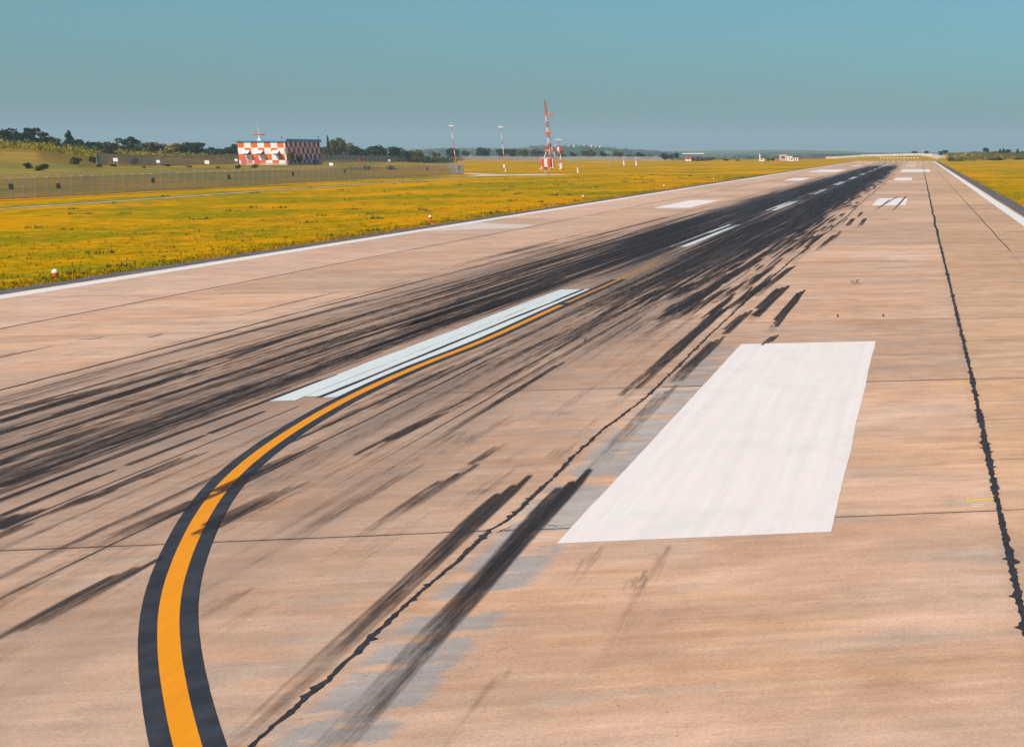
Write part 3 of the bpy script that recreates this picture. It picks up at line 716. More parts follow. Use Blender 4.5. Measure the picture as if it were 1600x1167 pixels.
# ------------------------------------------------------------------ trees
def leafmat(name, c1, c2):
    m, t, bs = mat(name); x, y, z = t.pos()
    oi = t.n('ShaderNodeObjectInfo')
    n = t.noise(t.xyz(x, y, z), .9, 3); n2 = t.noise(t.xyz(x, y, z), 5, 2)
    c = t.mix(t.ss(t.m('ADD', t.m('MULTIPLY', n, .5), t.m('MULTIPLY', n2, .5)), .38, .62), c1, c2)
    mu = t.n('ShaderNodeVectorMath', operation='SCALE'); t.l(c, mu.inputs[0]); t.l(t.m('ADD', .8, t.m('MULTIPLY', oi.outputs['Random'], .4)), mu.inputs['Scale'])
    t.l(mu.outputs[0], bs.inputs['Base Color']); bs.inputs['Specular IOR Level'].default_value = .1
    tl = t.n('ShaderNodeBsdfTranslucent'); t.l(mu.outputs[0], tl.inputs[0]); ms = t.n('ShaderNodeMixShader'); ms.inputs[0].default_value = .25
    t.l(bs.outputs[0], ms.inputs[1]); t.l(tl.outputs[0], ms.inputs[2]); t.l(ms.outputs[0], m.node_tree.nodes['Material Output'].inputs[0])
    return m
LM = dict(dark=leafmat("dark_leaves", (0.028, 0.048, 0.022), (0.070, 0.095, 0.030)), olive=leafmat("olive_leaves", (0.09, 0.09, 0.02), (0.19, 0.15, 0.03)),
          gold=leafmat("golden_leaves", (0.24, 0.20, 0.01), (0.50, 0.33, 0.01)), tan=leafmat("tan_leaves", (0.20, 0.15, 0.08), (0.34, 0.25, 0.13)))
BARK = simple("bark", (0.10, 0.075, 0.05), .95, .3, 4)
def crown_mesh(seed, shape, n=1300):
    r = random.Random(seed); V = []; Fc = []
    lobes = []
    if shape == 'round':
        for i in range(9): a = r.uniform(0, 6.28); q = r.uniform(.1, .30); lobes.append((math.cos(a) * q, math.sin(a) * q, r.uniform(.38, .78), r.uniform(.14, .24)))
        lobes.append((0, 0, .5, .30))
    elif shape == 'tall':
        for i in range(9): z = .2 + .75 * i / 8; lobes.append((r.uniform(-.06, .06), r.uniform(-.06, .06), z, .05 + .42 * (1.02 - z) * r.uniform(.7, 1.1)))
    elif shape == 'loose':
        for i in range(12): a = r.uniform(0, 6.28); q = r.uniform(.1, .42); lobes.append((math.cos(a) * q, math.sin(a) * q, r.uniform(.3, .88), r.uniform(.08, .17)))
    else:  # bush
        for i in range(10): a = r.uniform(0, 6.28); q = r.uniform(.05, .36); lobes.append((math.cos(a) * q, math.sin(a) * q, r.uniform(.15, .65), r.uniform(.14, .28)))
    for i in range(n):
        cx, cy, cz, rr = r.choice(lobes)
        d = Vector((r.gauss(0, 1), r.gauss(0, 1), r.gauss(0, 1))).normalized() * rr * r.uniform(.55, 1.1)
        p = Vector((cx, cy, cz)) + Vector((d.x, d.y, d.z * .85)); s = r.uniform(.020, .048)
        a = Vector((r.gauss(0, 1), r.gauss(0, 1), r.gauss(0, 1))).normalized(); b = a.cross(Vector((r.gauss(0, 1), r.gauss(0, 1), r.gauss(0, 1)))).normalized()
        k = len(V); V += [p - a * s - b * s * .6, p + a * s - b * s * .6, p + a * s * .8 + b * s, p - a * s * .7 + b * s * .8]; Fc.append((k, k + 1, k + 2, k + 3))
    return V, Fc
def trunk_mb(shape, seed):
    r = random.Random(seed); b = MB()
    if shape == 'bush':
        for i in range(4): a = r.uniform(0, 6.28); b.tube((0, 0, -.03), (math.cos(a) * .15, math.sin(a) * .15, .45), .02, .008, 5)
    else:
        b.tube((0, 0, -.05), (.01, 0, .42), .035, .022, 7)
        b.tube((.01, 0, .40), (0, .01, .8), .022, .006, 6)
        for i in range(5): a = r.uniform(0, 6.28); z = r.uniform(.25, .5); b.tube((.01, 0, z), (math.cos(a) * .24, math.sin(a) * .24, z + .25), .014, .004, 5)
    return b
TM = {}
def tree_at(px, ytop, ybase, wpx, D, kind, leaf, label, group, name=None):
    base = P(px, ybase, D); z = hgt(base.x, base.y) - .07
    pxm = F / (ray(px, 245)[1] and D / ray(px, 245)[1] * F)     # photo px per metre at that depth
    pxm = ray(px, 245)[1] / D
    h = max(.6, (P(px, ytop, D).z - z)); wd = wpx / pxm * (1.5 if px < 380 and kind != 'bush' else 1.25)
    seed = rnd_t.randint(0, 3); key = (kind, leaf, seed)
    nm = name or {'round': 'broadleaf_tree', 'tall': 'conical_tree', 'loose': 'open_tree', 'bush': 'bush'}[kind]
    root = empty(nm, (base.x, base.y, z), rnd_t.uniform(0, 6.28)); tag(root, label, 'bush' if kind == 'bush' else 'tree', group)
    if key not in TM:
        V, Fc = crown_mesh(seed * 17 + len(kind), kind); c = mesh("crown", V, Fc, LM[leaf], root)
        tk = trunk_mb(kind, seed).build("trunk" if kind != 'bush' else "stem", BARK, root); TM[key] = (c.data, tk.data)
    else:
        for nme, d in (("crown", TM[key][0]), ("trunk" if kind != 'bush' else "stem", TM[key][1])):
            o = bpy.data.objects.new(nme, d); col.objects.link(o); o.parent = root
    root.scale = (wd, wd, h)
    return root
rnd_t = random.Random(5)
ordw = ['first', 'second', 'third', 'fourth', 'fifth', 'sixth', 'seventh', 'eighth', 'ninth', 'tenth', 'eleventh', 'twelfth', 'thirteenth', 'fourteenth', 'fifteenth', 'sixteenth', 'seventeenth', 'eighteenth', 'nineteenth', 'twentieth']
KW = {'round': 'round-crowned', 'tall': 'slim pointed', 'loose': 'open ragged', 'bush': 'low'}
LW = {'dark': 'dark green', 'olive': 'olive green', 'gold': 'yellow-green', 'tan': 'pale tan'}
def row(items, D, where, group):
    for i, it in enumerate(items):
        px, yt, yb, wpx, kind, leaf = it[:6]; d = it[6] if len(it) > 6 else D
        noun = 'bush' if kind == 'bush' else 'tree'
        tree_at(px, yt, yb, wpx, d, kind, leaf, f"{LW[leaf]} {KW[kind]} {noun}, {ordw[i]} from the left {where}", group)
row([(-8, 202, 226, 26, 'round', 'tan'), (14, 200, 227, 26, 'round', 'dark'), (32, 206, 228, 24, 'round', 'dark'), (52, 199, 229, 17, 'loose', 'dark'), (67, 201, 229, 19, 'loose', 'dark'), (79, 210, 230, 16, 'round', 'dark'),
     (89, 215, 230, 12, 'round', 'olive'), (110, 205, 233, 15, 'tall', 'dark'), (122, 217, 234, 17, 'round', 'dark'), (146, 218, 236, 26, 'round', 'dark'), (172, 221, 236, 22, 'round', 'olive')],
    620, "on the sandy bank", "trees along the sandy bank")
row([(188, 225, 241, 19, 'round', 'gold'), (203, 214, 241, 23, 'loose', 'dark'), (216, 227, 242, 18, 'round', 'dark'), (237, 221, 241, 26, 'round', 'olive'), (249, 224, 243, 20, 'loose', 'tan'),
     (268, 222, 243, 20, 'round', 'gold'), (285, 224, 243, 22, 'round', 'olive'), (305, 221, 242, 24, 'round', 'dark'), (330, 230, 242, 12, 'loose', 'dark'), (347, 229, 242, 20, 'round', 'dark'), (364, 223, 243, 17, 'round', 'dark')],
    700, "before the checkered building", "trees behind the far fence")
row([(508, 228, 250, 22, 'round', 'olive'), (515.5, 213, 249, 8, 'tall', 'dark'), (531, 214, 250, 25, 'round', 'olive'), (546, 221, 250, 19, 'round', 'tan'), (565, 226, 251, 24, 'round', 'dark'), (590, 222, 252, 30, 'round', 'dark'),
     (618, 228, 252, 24, 'round', 'dark'), (638, 235, 251, 18, 'round', 'dark'), (653, 234, 250, 20, 'round', 'olive')],
    800, "beside the building's shaded wall", "dense trees beside the checkered building")
row([(682, 236, 249, 12, 'round', 'olive'), (708, 231, 249, 21, 'round', 'dark'), (728, 232, 249, 11, 'round', 'dark'), (755, 230, 248, 22, 'round', 'dark'), (786, 232, 248, 17, 'round', 'dark'), (800, 232, 248, 15, 'round', 'dark'),
     (819, 232, 248, 18, 'round', 'olive'), (840, 230, 248, 20, 'round', 'olive'), (879, 238, 248, 10, 'round', 'dark'), (897, 236, 248, 9, 'round', 'dark'), (921, 233, 248, 24, 'round', 'olive'), (944, 235, 248, 12, 'round', 'dark'),
     (965, 236, 248, 16, 'round', 'olive'), (984, 241, 248, 12, 'round', 'dark'), (1000, 237, 248, 16, 'round', 'dark'), (1013, 242, 249, 12, 'round', 'dark')],
    1170, "behind the long far fence", "scattered trees behind the long far fence")
row([(1038, 239, 250, 11, 'round', 'dark'), (1052, 238, 251, 17, 'round', 'dark'), (1135, 248, 252, 9, 'bush', 'dark'), (1153, 249, 252, 7, 'bush', 'dark'), (1200, 247, 252, 7, 'bush', 'dark'), (1207, 247, 252, 8, 'bush', 'dark')],
    1080, "near the antenna array", "trees and bushes near the antenna array")
row([(1376, 240, 244, 8, 'bush', 'dark'), (1405, 240, 247, 6, 'round', 'dark'), (1413, 241, 247, 5, 'round', 'dark'), (1418, 241, 247, 5, 'round', 'dark'), (1429, 236, 243, 9, 'round', 'dark'), (1437, 239, 243, 9, 'bush', 'dark'),
     (1448, 235.5, 242, 7, 'round', 'dark'), (1471, 236, 246, 9, 'round', 'dark'), (1477, 233, 246, 11, 'round', 'dark')],
    1480, "beyond the runway end", "small trees beyond the runway end")
row([(1541, 229, 239, 11, 'round', 'dark'), (1554, 236, 240, 12, 'bush', 'dark'), (1563, 233, 240, 7, 'tall', 'dark'), (1568, 232, 241, 7, 'tall', 'dark'), (1575, 232, 243, 11, 'round', 'dark'), (1590, 233, 242, 8, 'tall', 'dark'), (1598, 236, 243, 9, 'round', 'dark'),
     (1488, 246, 250, 14, 'bush', 'dark', 900), (1500, 247, 251, 10, 'bush', 'olive', 900), (1550, 247, 251.5, 14, 'bush', 'dark', 880), (1562, 246, 251.5, 14, 'bush', 'dark', 880), (1590, 246, 251, 14, 'bush', 'dark', 880)],
    1150, "on the low scrubby hill", "trees and bushes on the scrubby hill")
row([(44, 250, 258, 10, 'bush', 'dark', 400), (62, 254, 264, 14, 'bush', 'olive', 380), (71, 254, 261, 8, 'bush', 'dark', 390), (118, 241, 258, 14, 'bush', 'olive', 420), (148, 240, 256, 16, 'bush', 'dark', 470), (155, 255, 263, 8, 'bush', 'dark', 430),
     (178, 255, 261, 9, 'bush', 'dark', 440), (211, 243, 256, 9, 'bush', 'dark', 480), (226, 260, 265, 7, 'bush', 'olive', 425), (262, 255, 262, 8, 'bush', 'dark', 470), (296, 258, 264, 8, 'bush', 'olive', 450), (341, 259, 266, 6, 'bush', 'olive', 440),
     (372, 255, 264, 9, 'bush', 'olive', 440), (398, 254, 262, 8, 'bush', 'gold', 440), (457, 236, 259, 10, 'round', 'olive', 478), (469, 238, 259, 9, 'round', 'olive', 480), (573, 255, 268, 11, 'bush', 'olive', 470), (613, 258, 268, 16, 'bush', 'dark', 500)],
    450, "in rough grass behind the near fence", "bushes in the rough grass behind the near fence")

# scrub: uncountable bushes on bank tops, hill and behind the fences
def scrub(name, spots, leaf, label):
    r = random.Random(len(name)); V = []; Fc = []
    for (X, Y, s) in spots:
        z = hgt(X, Y) - .1
        for i in range(26):
            p = Vector((X + r.gauss(0, s * .5), Y + r.gauss(0, s * .5), z + abs(r.gauss(0, s * .35)))); q = s * r.uniform(.06, .16)
            a = Vector((r.gauss(0, 1), r.gauss(0, 1), r.gauss(0, 1))).normalized(); b = a.cross(Vector((r.gauss(0, 1), r.gauss(0, 1), r.gauss(0, 1)))).normalized()
            k = len(V); V += [p - a * q - b * q, p + a * q - b * q, p + a * q + b * q, p - a * q + b * q]; Fc.append((k, k + 1, k + 2, k + 3))
    tag(mesh(name, V, Fc, LM[leaf]), kind='stuff', label=label)
r = random.Random(9)
def at(px, D): a, b, c = ray(px, 245); return a / b * D, D
sp_ = [];
for i in range(620): px = r.uniform(-60, 190) if i < 420 else r.uniform(150, 372); D = r.uniform(520, 640) if px < 150 else r.uniform(620, 720); X, Y = at(px, D); sp_.append((X, Y, r.uniform(1.0, 2.2)))
for i in range(220): px = r.uniform(640, 1000); D = r.uniform(1110, 1200); X, Y = at(px, D); sp_.append((X, Y, r.uniform(1.0, 2.4)))
scrub("scrub_shrubs", sp_, 'gold', "yellow-green scrub covering the bank and fence lines")
sp_ = []
for i in range(260): px = r.uniform(-40, 150); D = r.uniform(560, 660); X, Y = at(px, D); sp_.append((X, Y, r.uniform(.8, 1.6)))
for i in range(700): px = r.uniform(1482, 1640); D = r.uniform(880, 1200); X, Y = at(px, D); sp_.append((X, Y, r.uniform(.8, 1.9)))
for i in range(150): px = r.uniform(150, 640); D = r.uniform(800, 1000) if px > 500 else r.uniform(700, 740); X, Y = at(px, D); sp_.append((X, Y, r.uniform(1.5, 3)))
scrub("hillside_shrubs", sp_, 'olive', "olive scrub on the bank top and the low hill")
sp_ = []
for i in range(420): px = r.uniform(640, 1060); D = r.uniform(2800, 4500); X, Y = at(px, D); sp_.append((X, Y, r.uniform(4, 9)))
for i in range(160): px = r.uniform(1060, 1330); D = r.uniform(1900, 3200); X, Y = at(px, D); sp_.append((X, Y, r.uniform(2, 4.5)))
wd_ = sp_; sp_ = []
for i in range(420):
    px = r.uniform(-40, 375); D = r.uniform(610, 660) if px < 150 else r.uniform(715, 770); X, Y = at(px, D); sp_.append((X, Y, r.uniform(1.5, 3.4)))
for i in range(170): px = r.uniform(500, 700); D = r.uniform(820, 900); X, Y = at(px, D); sp_.append((X, Y, r.uniform(2, 4.5)))
scrub("dark_thicket", sp_, 'dark', "dark thicket filling the gaps between the trees")
sp_ = wd_
scrub("distant_woods", sp_, 'dark', "dark far-off woods on the distant hills")

# ------------------------------------------------------------------ perimeter fence in front
steel = simple("galvanised_steel", (0.42, 0.37, 0.33), .6, .15, 1.5, .2)
darkst = simple("weathered_steel", (0.22, 0.20, 0.20), .7, .2, 1.5, .2)
def wire(name, c, dens):
    m, t, bs = mat(name); x, y, z = t.pos(); uv = t.n('ShaderNodeUVMap'); s = t.n('ShaderNodeSeparateXYZ'); t.l(uv.outputs[0], s.inputs[0])
    a = t.m('FRACT', t.m('MULTIPLY', t.m('ADD', s.outputs[0], s.outputs[1]), 12.0)); b = t.m('FRACT', t.m('MULTIPLY', t.m('SUBTRACT', s.outputs[0], s.outputs[1]), 12.0))
    al = t.m('MAXIMUM', t.m('LESS_THAN', a, dens), t.m('LESS_THAN', b, dens))
    bs.inputs['Base Color'].default_value = (*c, 1)
    tr = t.n('ShaderNodeBsdfTransparent'); mx = t.n('ShaderNodeMixShader'); t.l(al, mx.inputs[0]); t.l(tr.outputs[0], mx.inputs[1]); t.l(bs.outputs[0], mx.inputs[2])
    t.l(mx.outputs[0], m.node_tree.nodes['Material Output'].inputs[0]); return m
WIRE = wire("wire_mesh", (0.42, 0.38, 0.36), .31)
WIRE2 = wire("far_wire_mesh", (0.33, 0.30, 0.29), .42)
def panel(name, pts, h, m, parent, z0=0.05):
    """double-sided thin wire sheet following the ground"""
    V = []; U = []; s = 0; Fc = []
    for i, p in enumerate(pts):
        if i: s += (Vector(p[:2]) - Vector(pts[i - 1][:2])).length
        V += [(p[0], p[1], p[2] + z0), (p[0], p[1], p[2] + h)]; U += [(s, 0), (s, h)]
    for i in range(len(pts) - 1): k = 2 * i; Fc.append((k, k + 2, k + 3, k + 1))
    o = mesh(name, V, Fc, m, parent); uvl = o.data.uv_layers.new(name="UVMap")
    for lp in o.data.loops: uvl.data[lp.index].uv = U[lp.vertex_index]
    return o
FA, FB = Vector((-106.1, 180)), Vector((-115.1, 436))
fn = empty("perimeter_fence", (FA.x, FA.y, 0)); tag(fn, "long grey wire mesh fence with forked tops and barbed wire beside the path", "fence")
L = (FB - FA).length; dr = (FB - FA) / L; npst = int(L / 3) + 1
pts = [(dr.x * 3 * i, dr.y * 3 * i, 0) for i in range(npst)]
pb = MB(); pb.tube((0, 0, -.1), (0, 0, 2.45), .06, .06, 6)
pb.tube((0, 0, 2.42), (dr.y * .42, -dr.x * .42, 2.92), .045, .04, 5); pb.tube((0, 0, 2.42), (-dr.y * .42, dr.x * .42, 2.92), .03, .025, 5)
p0 = pb.build("post", steel, fn); pd = p0.data
for i, p in enumerate(pts):
    o = p0 if i == 0 else p0.copy()
    if i: col.objects.link(o); o.parent = fn
    o.location = p; o.rotation_euler = (random.uniform(-.02, .02), random.uniform(-.02, .02), 0)
panel("wire_mesh", pts, 2.42, WIRE, fn)
wb = MB()
for z in (.12, 1.25, 2.40): wb.tube((pts[0][0], pts[0][1], z), (pts[-1][0], pts[-1][1], z), .018 if z > 1 else .03, None, 4)
wb.build("rail_wire", darkst, fn)
bb = MB()
for sgn in (-1, 1):
    for q in (.35, .68, 1.0):
        ox, oy, zz = sgn * dr.y * .42 * q, -sgn * dr.x * .42 * q, 2.42 + .5 * q
        bb.tube((pts[0][0] + ox, pts[0][1] + oy, zz), (pts[-1][0] + ox, pts[-1][1] + oy, zz), .010, None, 4)
# coil of razor wire as a helix
hv = []
k = 0
while k * .28 < L:
    a = k * 1.05; hv.append(Vector((dr.x * .28 * k + dr.y * .22 * math.cos(a), dr.y * .28 * k - dr.x * .22 * math.cos(a), 2.72 + .22 * math.sin(a)))); k += 1
for a, b in zip(hv, hv[1:]): bb.tube(a, b, .007, None, 3, cap=False)
bb.build("barbed_wire", steel, fn)
cb = MB(); cb.box(-.12, 1.5, -.1, .1, -.1, .16); 
eb = MB(); eb.tube((pts[-1][0], pts[-1][1], 0), (pts[-1][0] - 3.4, pts[-1][1] + 1.2, 0), .05); eb.tube((pts[-1][0], pts[-1][1], 2.4), (pts[-1][0] - 3.4, pts[-1][1] + 1.2, 2.4), .05); eb.tube((pts[-1][0] - 3.4, pts[-1][1] + 1.2, -.1), (pts[-1][0] - 3.4, pts[-1][1] + 1.2, 2.9), .06)
eb.build("end_frame", steel, fn)
panel("end_mesh", [(pts[-1][0], pts[-1][1], 0), (pts[-1][0] - 3.4, pts[-1][1] + 1.2, 0)], 2.4, WIRE2, fn)
# small dark plates fixed to that fence
plate = simple("dark_plate", (0.10, 0.11, 0.15), .6, .1, 3); white = simple("white_metal", (0.86, 0.80, 0.76), .5, .05, 2); red = simple("red_paint", (0.75, 0.07, 0.02), .55, .08, 2)
orange = simple("orange_red_paint", (0.85, 0.15, 0.02), .55, .08, 1)
for px, py, lb in ((16, 292, "nearest the frame edge"), (90, 291, "second along the near fence"), (238, 282, "third along the near fence"), (357, 277, "fourth along the near fence"), (457, 272, "fifth along, below the checkered building corner"), (538, 268, "sixth along the near fence"), (667, 264, "seventh, close to the fence end"), (717, 262, "last, right beside the fence end")):
    # find where this column meets the fence line
    a, b, c = ray(px, py)
    den = a * dr.y - b * dr.x; k = (FA.x * dr.y - FA.y * dr.x) / den
    q = Vector((a * k, b * k, H - c * k))
    n_ = MB(); n_.box(-.02, .03, -.5, .5, -.34, .34); n_.tube((-.03, -.4, -.36), (-.03, -.4, .36), .02); n_.tube((-.03, .4, -.36), (-.03, .4, .36), .02)
    o = n_.build("warning_plate", plate); o.location = (q.x + .08, q.y, max(1.0, min(1.9, q.z))); o.rotation_euler = (0, 0, math.atan2(-dr.x, dr.y))
    tag(o, "small dark plate wired to the fence, " + lb, "sign", "dark plates on the near fence")

# far fence, following rising ground
ff = [(at(150, 462)), (at(250, 480)), (at(368, 520)), (at(500, 600)), (at(560, 700)), (at(625, 800)), (at(720, 1100)), (at(860, 1105)), (at(1045, 1100))]
fpts = []
for a, b in zip(ff, ff[1:]):
    Ls = math.dist(a, b); k = int(Ls / 10)
    for i in range(k): fpts.append((a[0] + (b[0] - a[0]) * i / k, a[1] + (b[1] - a[1]) * i / k))
fpts.append(ff[-1])
z3 = [(p[0], p[1], hgt(*p) - .1) for p in fpts]
f2 = empty("boundary_fence", (0, 0, 0)); tag(f2, "long pale grey wire fence crossing behind the checkered building towards the far trees", "fence")
pb = MB(); pb.tube((0, 0, -.2), (0, 0, 2.9), .07, .06, 5); q0 = pb.build("post", steel, f2)
stp = max(1, len(z3) // 95 + (1 if len(z3) > 95 else 0))
first = True
for i in range(0, len(z3), stp):
    o = q0 if first else q0.copy()
    if not first: col.objects.link(o); o.parent = f2
    first = False; o.location = z3[i]
panel("wire_mesh", z3, 2.9, WIRE2, f2)

# ------------------------------------------------------------------ checkered building
def checker(name, a, b, sq, ox=0, axis='x', zoff=0.0, odd=0):
    m, t, bs = mat(name); tc = t.n('ShaderNodeTexCoord'); s = t.n('ShaderNodeSeparateXYZ'); t.l(tc.outputs['Object'], s.inputs[0])
    i = t.m('FLOOR', t.m('DIVIDE', t.m('ADD', s.outputs[0 if axis == 'x' else 1], ox), sq)); j = t.m('FLOOR', t.m('DIVIDE', t.m('ADD', s.outputs[2], zoff), sq))
    par = t.m('MODULO', t.m('ADD', t.m('ADD', i, j), 100.0 + odd), 2.0)
    n = t.noise(tc.outputs['Object'], .8, 4); n2 = t.noise(tc.outputs['Object'], 4.0, 3)
    c = t.mix(t.m('GREATER_THAN', par, .5), a, b)
    base = t.ss(s.outputs[2], 0.0, 0.75, 1.0, 0.0)
    c = t.mix(t.m('MULTIPLY', t.m('GREATER_THAN', base, .1), .75), c, (0.50, 0.44, 0.40))
    mu = t.n('ShaderNodeVectorMath', operation='SCALE'); t.l(c, mu.inputs[0]); t.l(t.m('MULTIPLY', t.ss(n, .3, .7, .90, 1.04), t.ss(n2, .3, .7, .95, 1.03)), mu.inputs['Scale']); t.l(mu.outputs[0], bs.inputs['Base Color'])
    bs.inputs['Roughness'].default_value = .75
    return m
BD = 490
bl = P(374.5, 257.8, BD); br_ = P(449, 257.8, BD)
BW = br_.x - bl.x; SQ = BW / 7.2; BZ = hgt((bl.x + br_.x) / 2, BD) - .1
BH = P(410, 221.5, BD).z - BZ
BLn = 0.0
# depth so that the shaded wall ends at photo column 503
lo, hi = 5.0, 120.0
for _ in range(40):
    mid = (lo + hi) / 2
    X, Y, Z = br_.x, BD + mid, 2.0
    v = (AR[0] * X + AD[0] * Y - AN[0] * (Z - H), AR[2] * X + AD[2] * Y - AN[2] * (Z - H)); pxx = X0 + F * v[0] / v[1]
    if pxx < 503: lo = mid
    else: hi = mid
BLn = mid
W1 = (0.90, 0.84, 0.78); RO = (0.86, 0.16, 0.025); RM = (0.62, 0.035, 0.06)  # RM is the same red with the side wall's shade put into it
bd = empty("checkered_building", (bl.x, BD, BZ)); tag(bd, "red and white checkered equipment building with blue roof edge behind the fence", "building")
mf = checker("front_checks", RO, W1, SQ, ox=0.0, axis='x', zoff=SQ * 4 - BH + .0, odd=1)
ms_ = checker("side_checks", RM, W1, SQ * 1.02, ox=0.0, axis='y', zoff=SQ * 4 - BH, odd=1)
b = MB(); b.add([(0, 0, 0), (BW, 0, 0), (BW, 0, BH), (0, 0, BH)], [(0, 1, 2, 3)], 0); b.build("front_wall", mf, bd)
b = MB(); b.add([(BW, 0, 0), (BW, BLn, 0), (BW, BLn, BH), (BW, 0, BH)], [(0, 1, 2, 3)], 0)
b.add([(0, BLn, 0), (0, 0, 0), (0, 0, BH), (0, BLn, BH)], [(0, 1, 2, 3)], 0); b.build("side_wall", ms_, bd)
b = MB(); b.add([(BW, BLn, 0), (0, BLn, 0), (0, BLn, BH), (BW, BLn, BH)], [(0, 1, 2, 3)], 0); b.build("rear_wall", mf, bd)
blue = simple("blue_fascia", (0.03, 0.33, 0.60), .5, .08, 1)
b = MB(); b.box(-.35, BW + .35, -.35, BLn + .35, BH, BH + .28); rf = b.build("roof", blue, bd)
b = MB(); b.box(BW + .36, BW + .46, 0, BLn + .2, BH - .05, BH + .75); b.build("side_fascia", blue, rf)
door = simple("red_door", (0.66, 0.12, 0.10), .6, .05, 2); dark = simple("dark_opening", (0.04, 0.06, 0.08), .5, .1, 2); grey = simple("grey_metal", (0.45, 0.42, 0.40), .5, .1, 2)
ux = BW / 7.2
for xa, xb in ((.75, 1.75), (2.75, 3.75), (5.25, 6.2)):     # canopies; the shade under them is painted as dark glass strips
    b = MB(); zz = BH * .505
    b.add([(xa * ux, 0, zz + BH * .13), (xb * ux, 0, zz + BH * .13), (xb * ux, -1.5, zz), (xa * ux, -1.5, zz), (xa * ux, 0, zz + BH * .09), (xb * ux, 0, zz + BH * .09), (xb * ux, -1.5, zz - .1), (xa * ux, -1.5, zz - .1)],
          [(0, 3, 2, 1), (4, 5, 6, 7), (3, 7, 6, 2), (0, 4, 7, 3), (1, 2, 6, 5)])
    b.build("canopy", white, bd)
    b = MB(); b.box(xa * ux, xb * ux, -.06, 0.02, zz - .35, zz + .1); b.build("window", dark, bd)
for xa, xb, dm in ((.25, 1.05, door), (1.12, 1.45, grey), (2.25, 3.0, door)):
    b = MB(); b.box(xa * ux, xb * ux, -.05, .02, 0, BH * .34); dd = b.build("door", dm, bd)
    b = MB(); b.box(xb * ux - .25, xb * ux - .15, -.12, -.05, 1.0, 1.15); b.build("handle", grey, dd)
b = MB(); b.box(BW, BW + .06, BLn * .78, BLn * .83, 0, 2.6); b.build("door", dark, bd)
for q in (.25, .55): b = MB(); b.box(BW, BW + .08, BLn * q, BLn * q + 1.6, 1.4, 2.4); b.build("window", dark, bd)
b = MB(); b.tube((BW * .93, .3, BH + .28), (BW * .93, .3, BH + 1.1), .04); b.ball((BW * .93, .3, BH + 1.15), .18); b.build("roof_lamp", dark, rf)
b = MB(); b.tube((BW, BLn - .4, BH + .7), (BW, BLn - .4, BH + 1.6), .04); b.ball((BW, BLn - .4, BH + 1.6), .18); b.build("roof_lamp", dark, rf)
# revolving radar-like antenna on the roof
an = empty("roof_antenna", (bl.x + BW * .385, BD + 3, BZ + BH + .28)); tag(an, "small red and white antenna on a mast on top of the checkered building", "antenna")
b = MB(); b.box(-.55, .55, -.4, .4, 0, .35); b.tube((0, 0, .35), (0, 0, 1.5), .28, .12, 8); b.build("pedestal", white, an)
b = MB(); b.tube((-1.5, 0, 1.7), (1.1, 0, 1.7), .17, .17, 8); b.tube((-1.2, 0, 2.4), (1.0, 0, 2.4), .05); b.tube((-.9, 0, 1.7), (-.9, 0, 2.4), .04); b.tube((.8, 0, 1.7), (.8, 0, 2.4), .04); b.build("crossbar", red, an)
b = MB(); b.tube((1.1, 0, 1.7), (1.5, 0, 1.7), .18, .1, 8); b.build("end_cap", dark, an)
b = MB(); b.tube((0, 0, 1.5), (0, 0, 4.6), .05, .03); b.tube((-.35, 0, 2.4), (-.35, 0, 3.6), .025); b.ball((0, 0, 4.7), .16); b.build("mast", white, an)

# ------------------------------------------------------------------ banded poles
def banded(name, parent, segs, r0, r1, lean=0.0):
    """pole in alternating red and white lengths, one mesh"""
    b = MB(); z = segs[0][0]
    zt = segs[-1][1]
    for z0, z1, mi in segs:
        b.tube((-lean * z0, 0, z0), (-lean * z1, 0, z1), r0 + (r1 - r0) * z0 / zt, r0 + (r1 - r0) * z1 / zt, 8, mi)
    return b.build(name, [white, red, orange, grey], parent)
for px, yb, yt, D, lb in ((714.3, 271.5, 196, 450, "tall red and white banded pole just inside the end of the near fence"), (790.3, 268.5, 198, 486, "tall red and white banded pole standing alone in the grass past the fence end")):
    q = P(px, yb, D); h = P(px, yt, D).z; e = empty("antenna_pole", (q.x, q.y, -.07)); tag(e, lb, "pole", "tall banded antenna poles")
    banded("pole", e, [(0, h * .17, 0), (h * .17, h * .40, 2), (h * .40, h * .6, 0) if px > 750 else (h * .40, h * .48, 0), (h * .6 if px > 750 else h * .48, h * .72, 1), (h * .72, h * .86, 0), (h * .86, h * .99, 1)], .10, .07, .028)
    b = MB(); lx = -.028 * h; b.box(lx - .62, lx + .62, -.12, .12, h * .985, h * .985 + .22); b.tube((lx, 0, h), (lx, 0, h + 1.1), .025); b.tube((lx - .3, 0, h), (lx - .3, 0, h + .5), .02); b.build("antenna_head", white, e)
    b = MB(); b.box(-.5, -.1, -.25, -.05, h * .09 if px > 750 else 1.4, (h * .09 if px > 750 else 1.4) + .9); b.build("control_box", white, e)
    b = MB(); b.tube((0, 0, -.1), (0, 0, .25), .4, .4, 10); b.build("footing", M['path'], e)

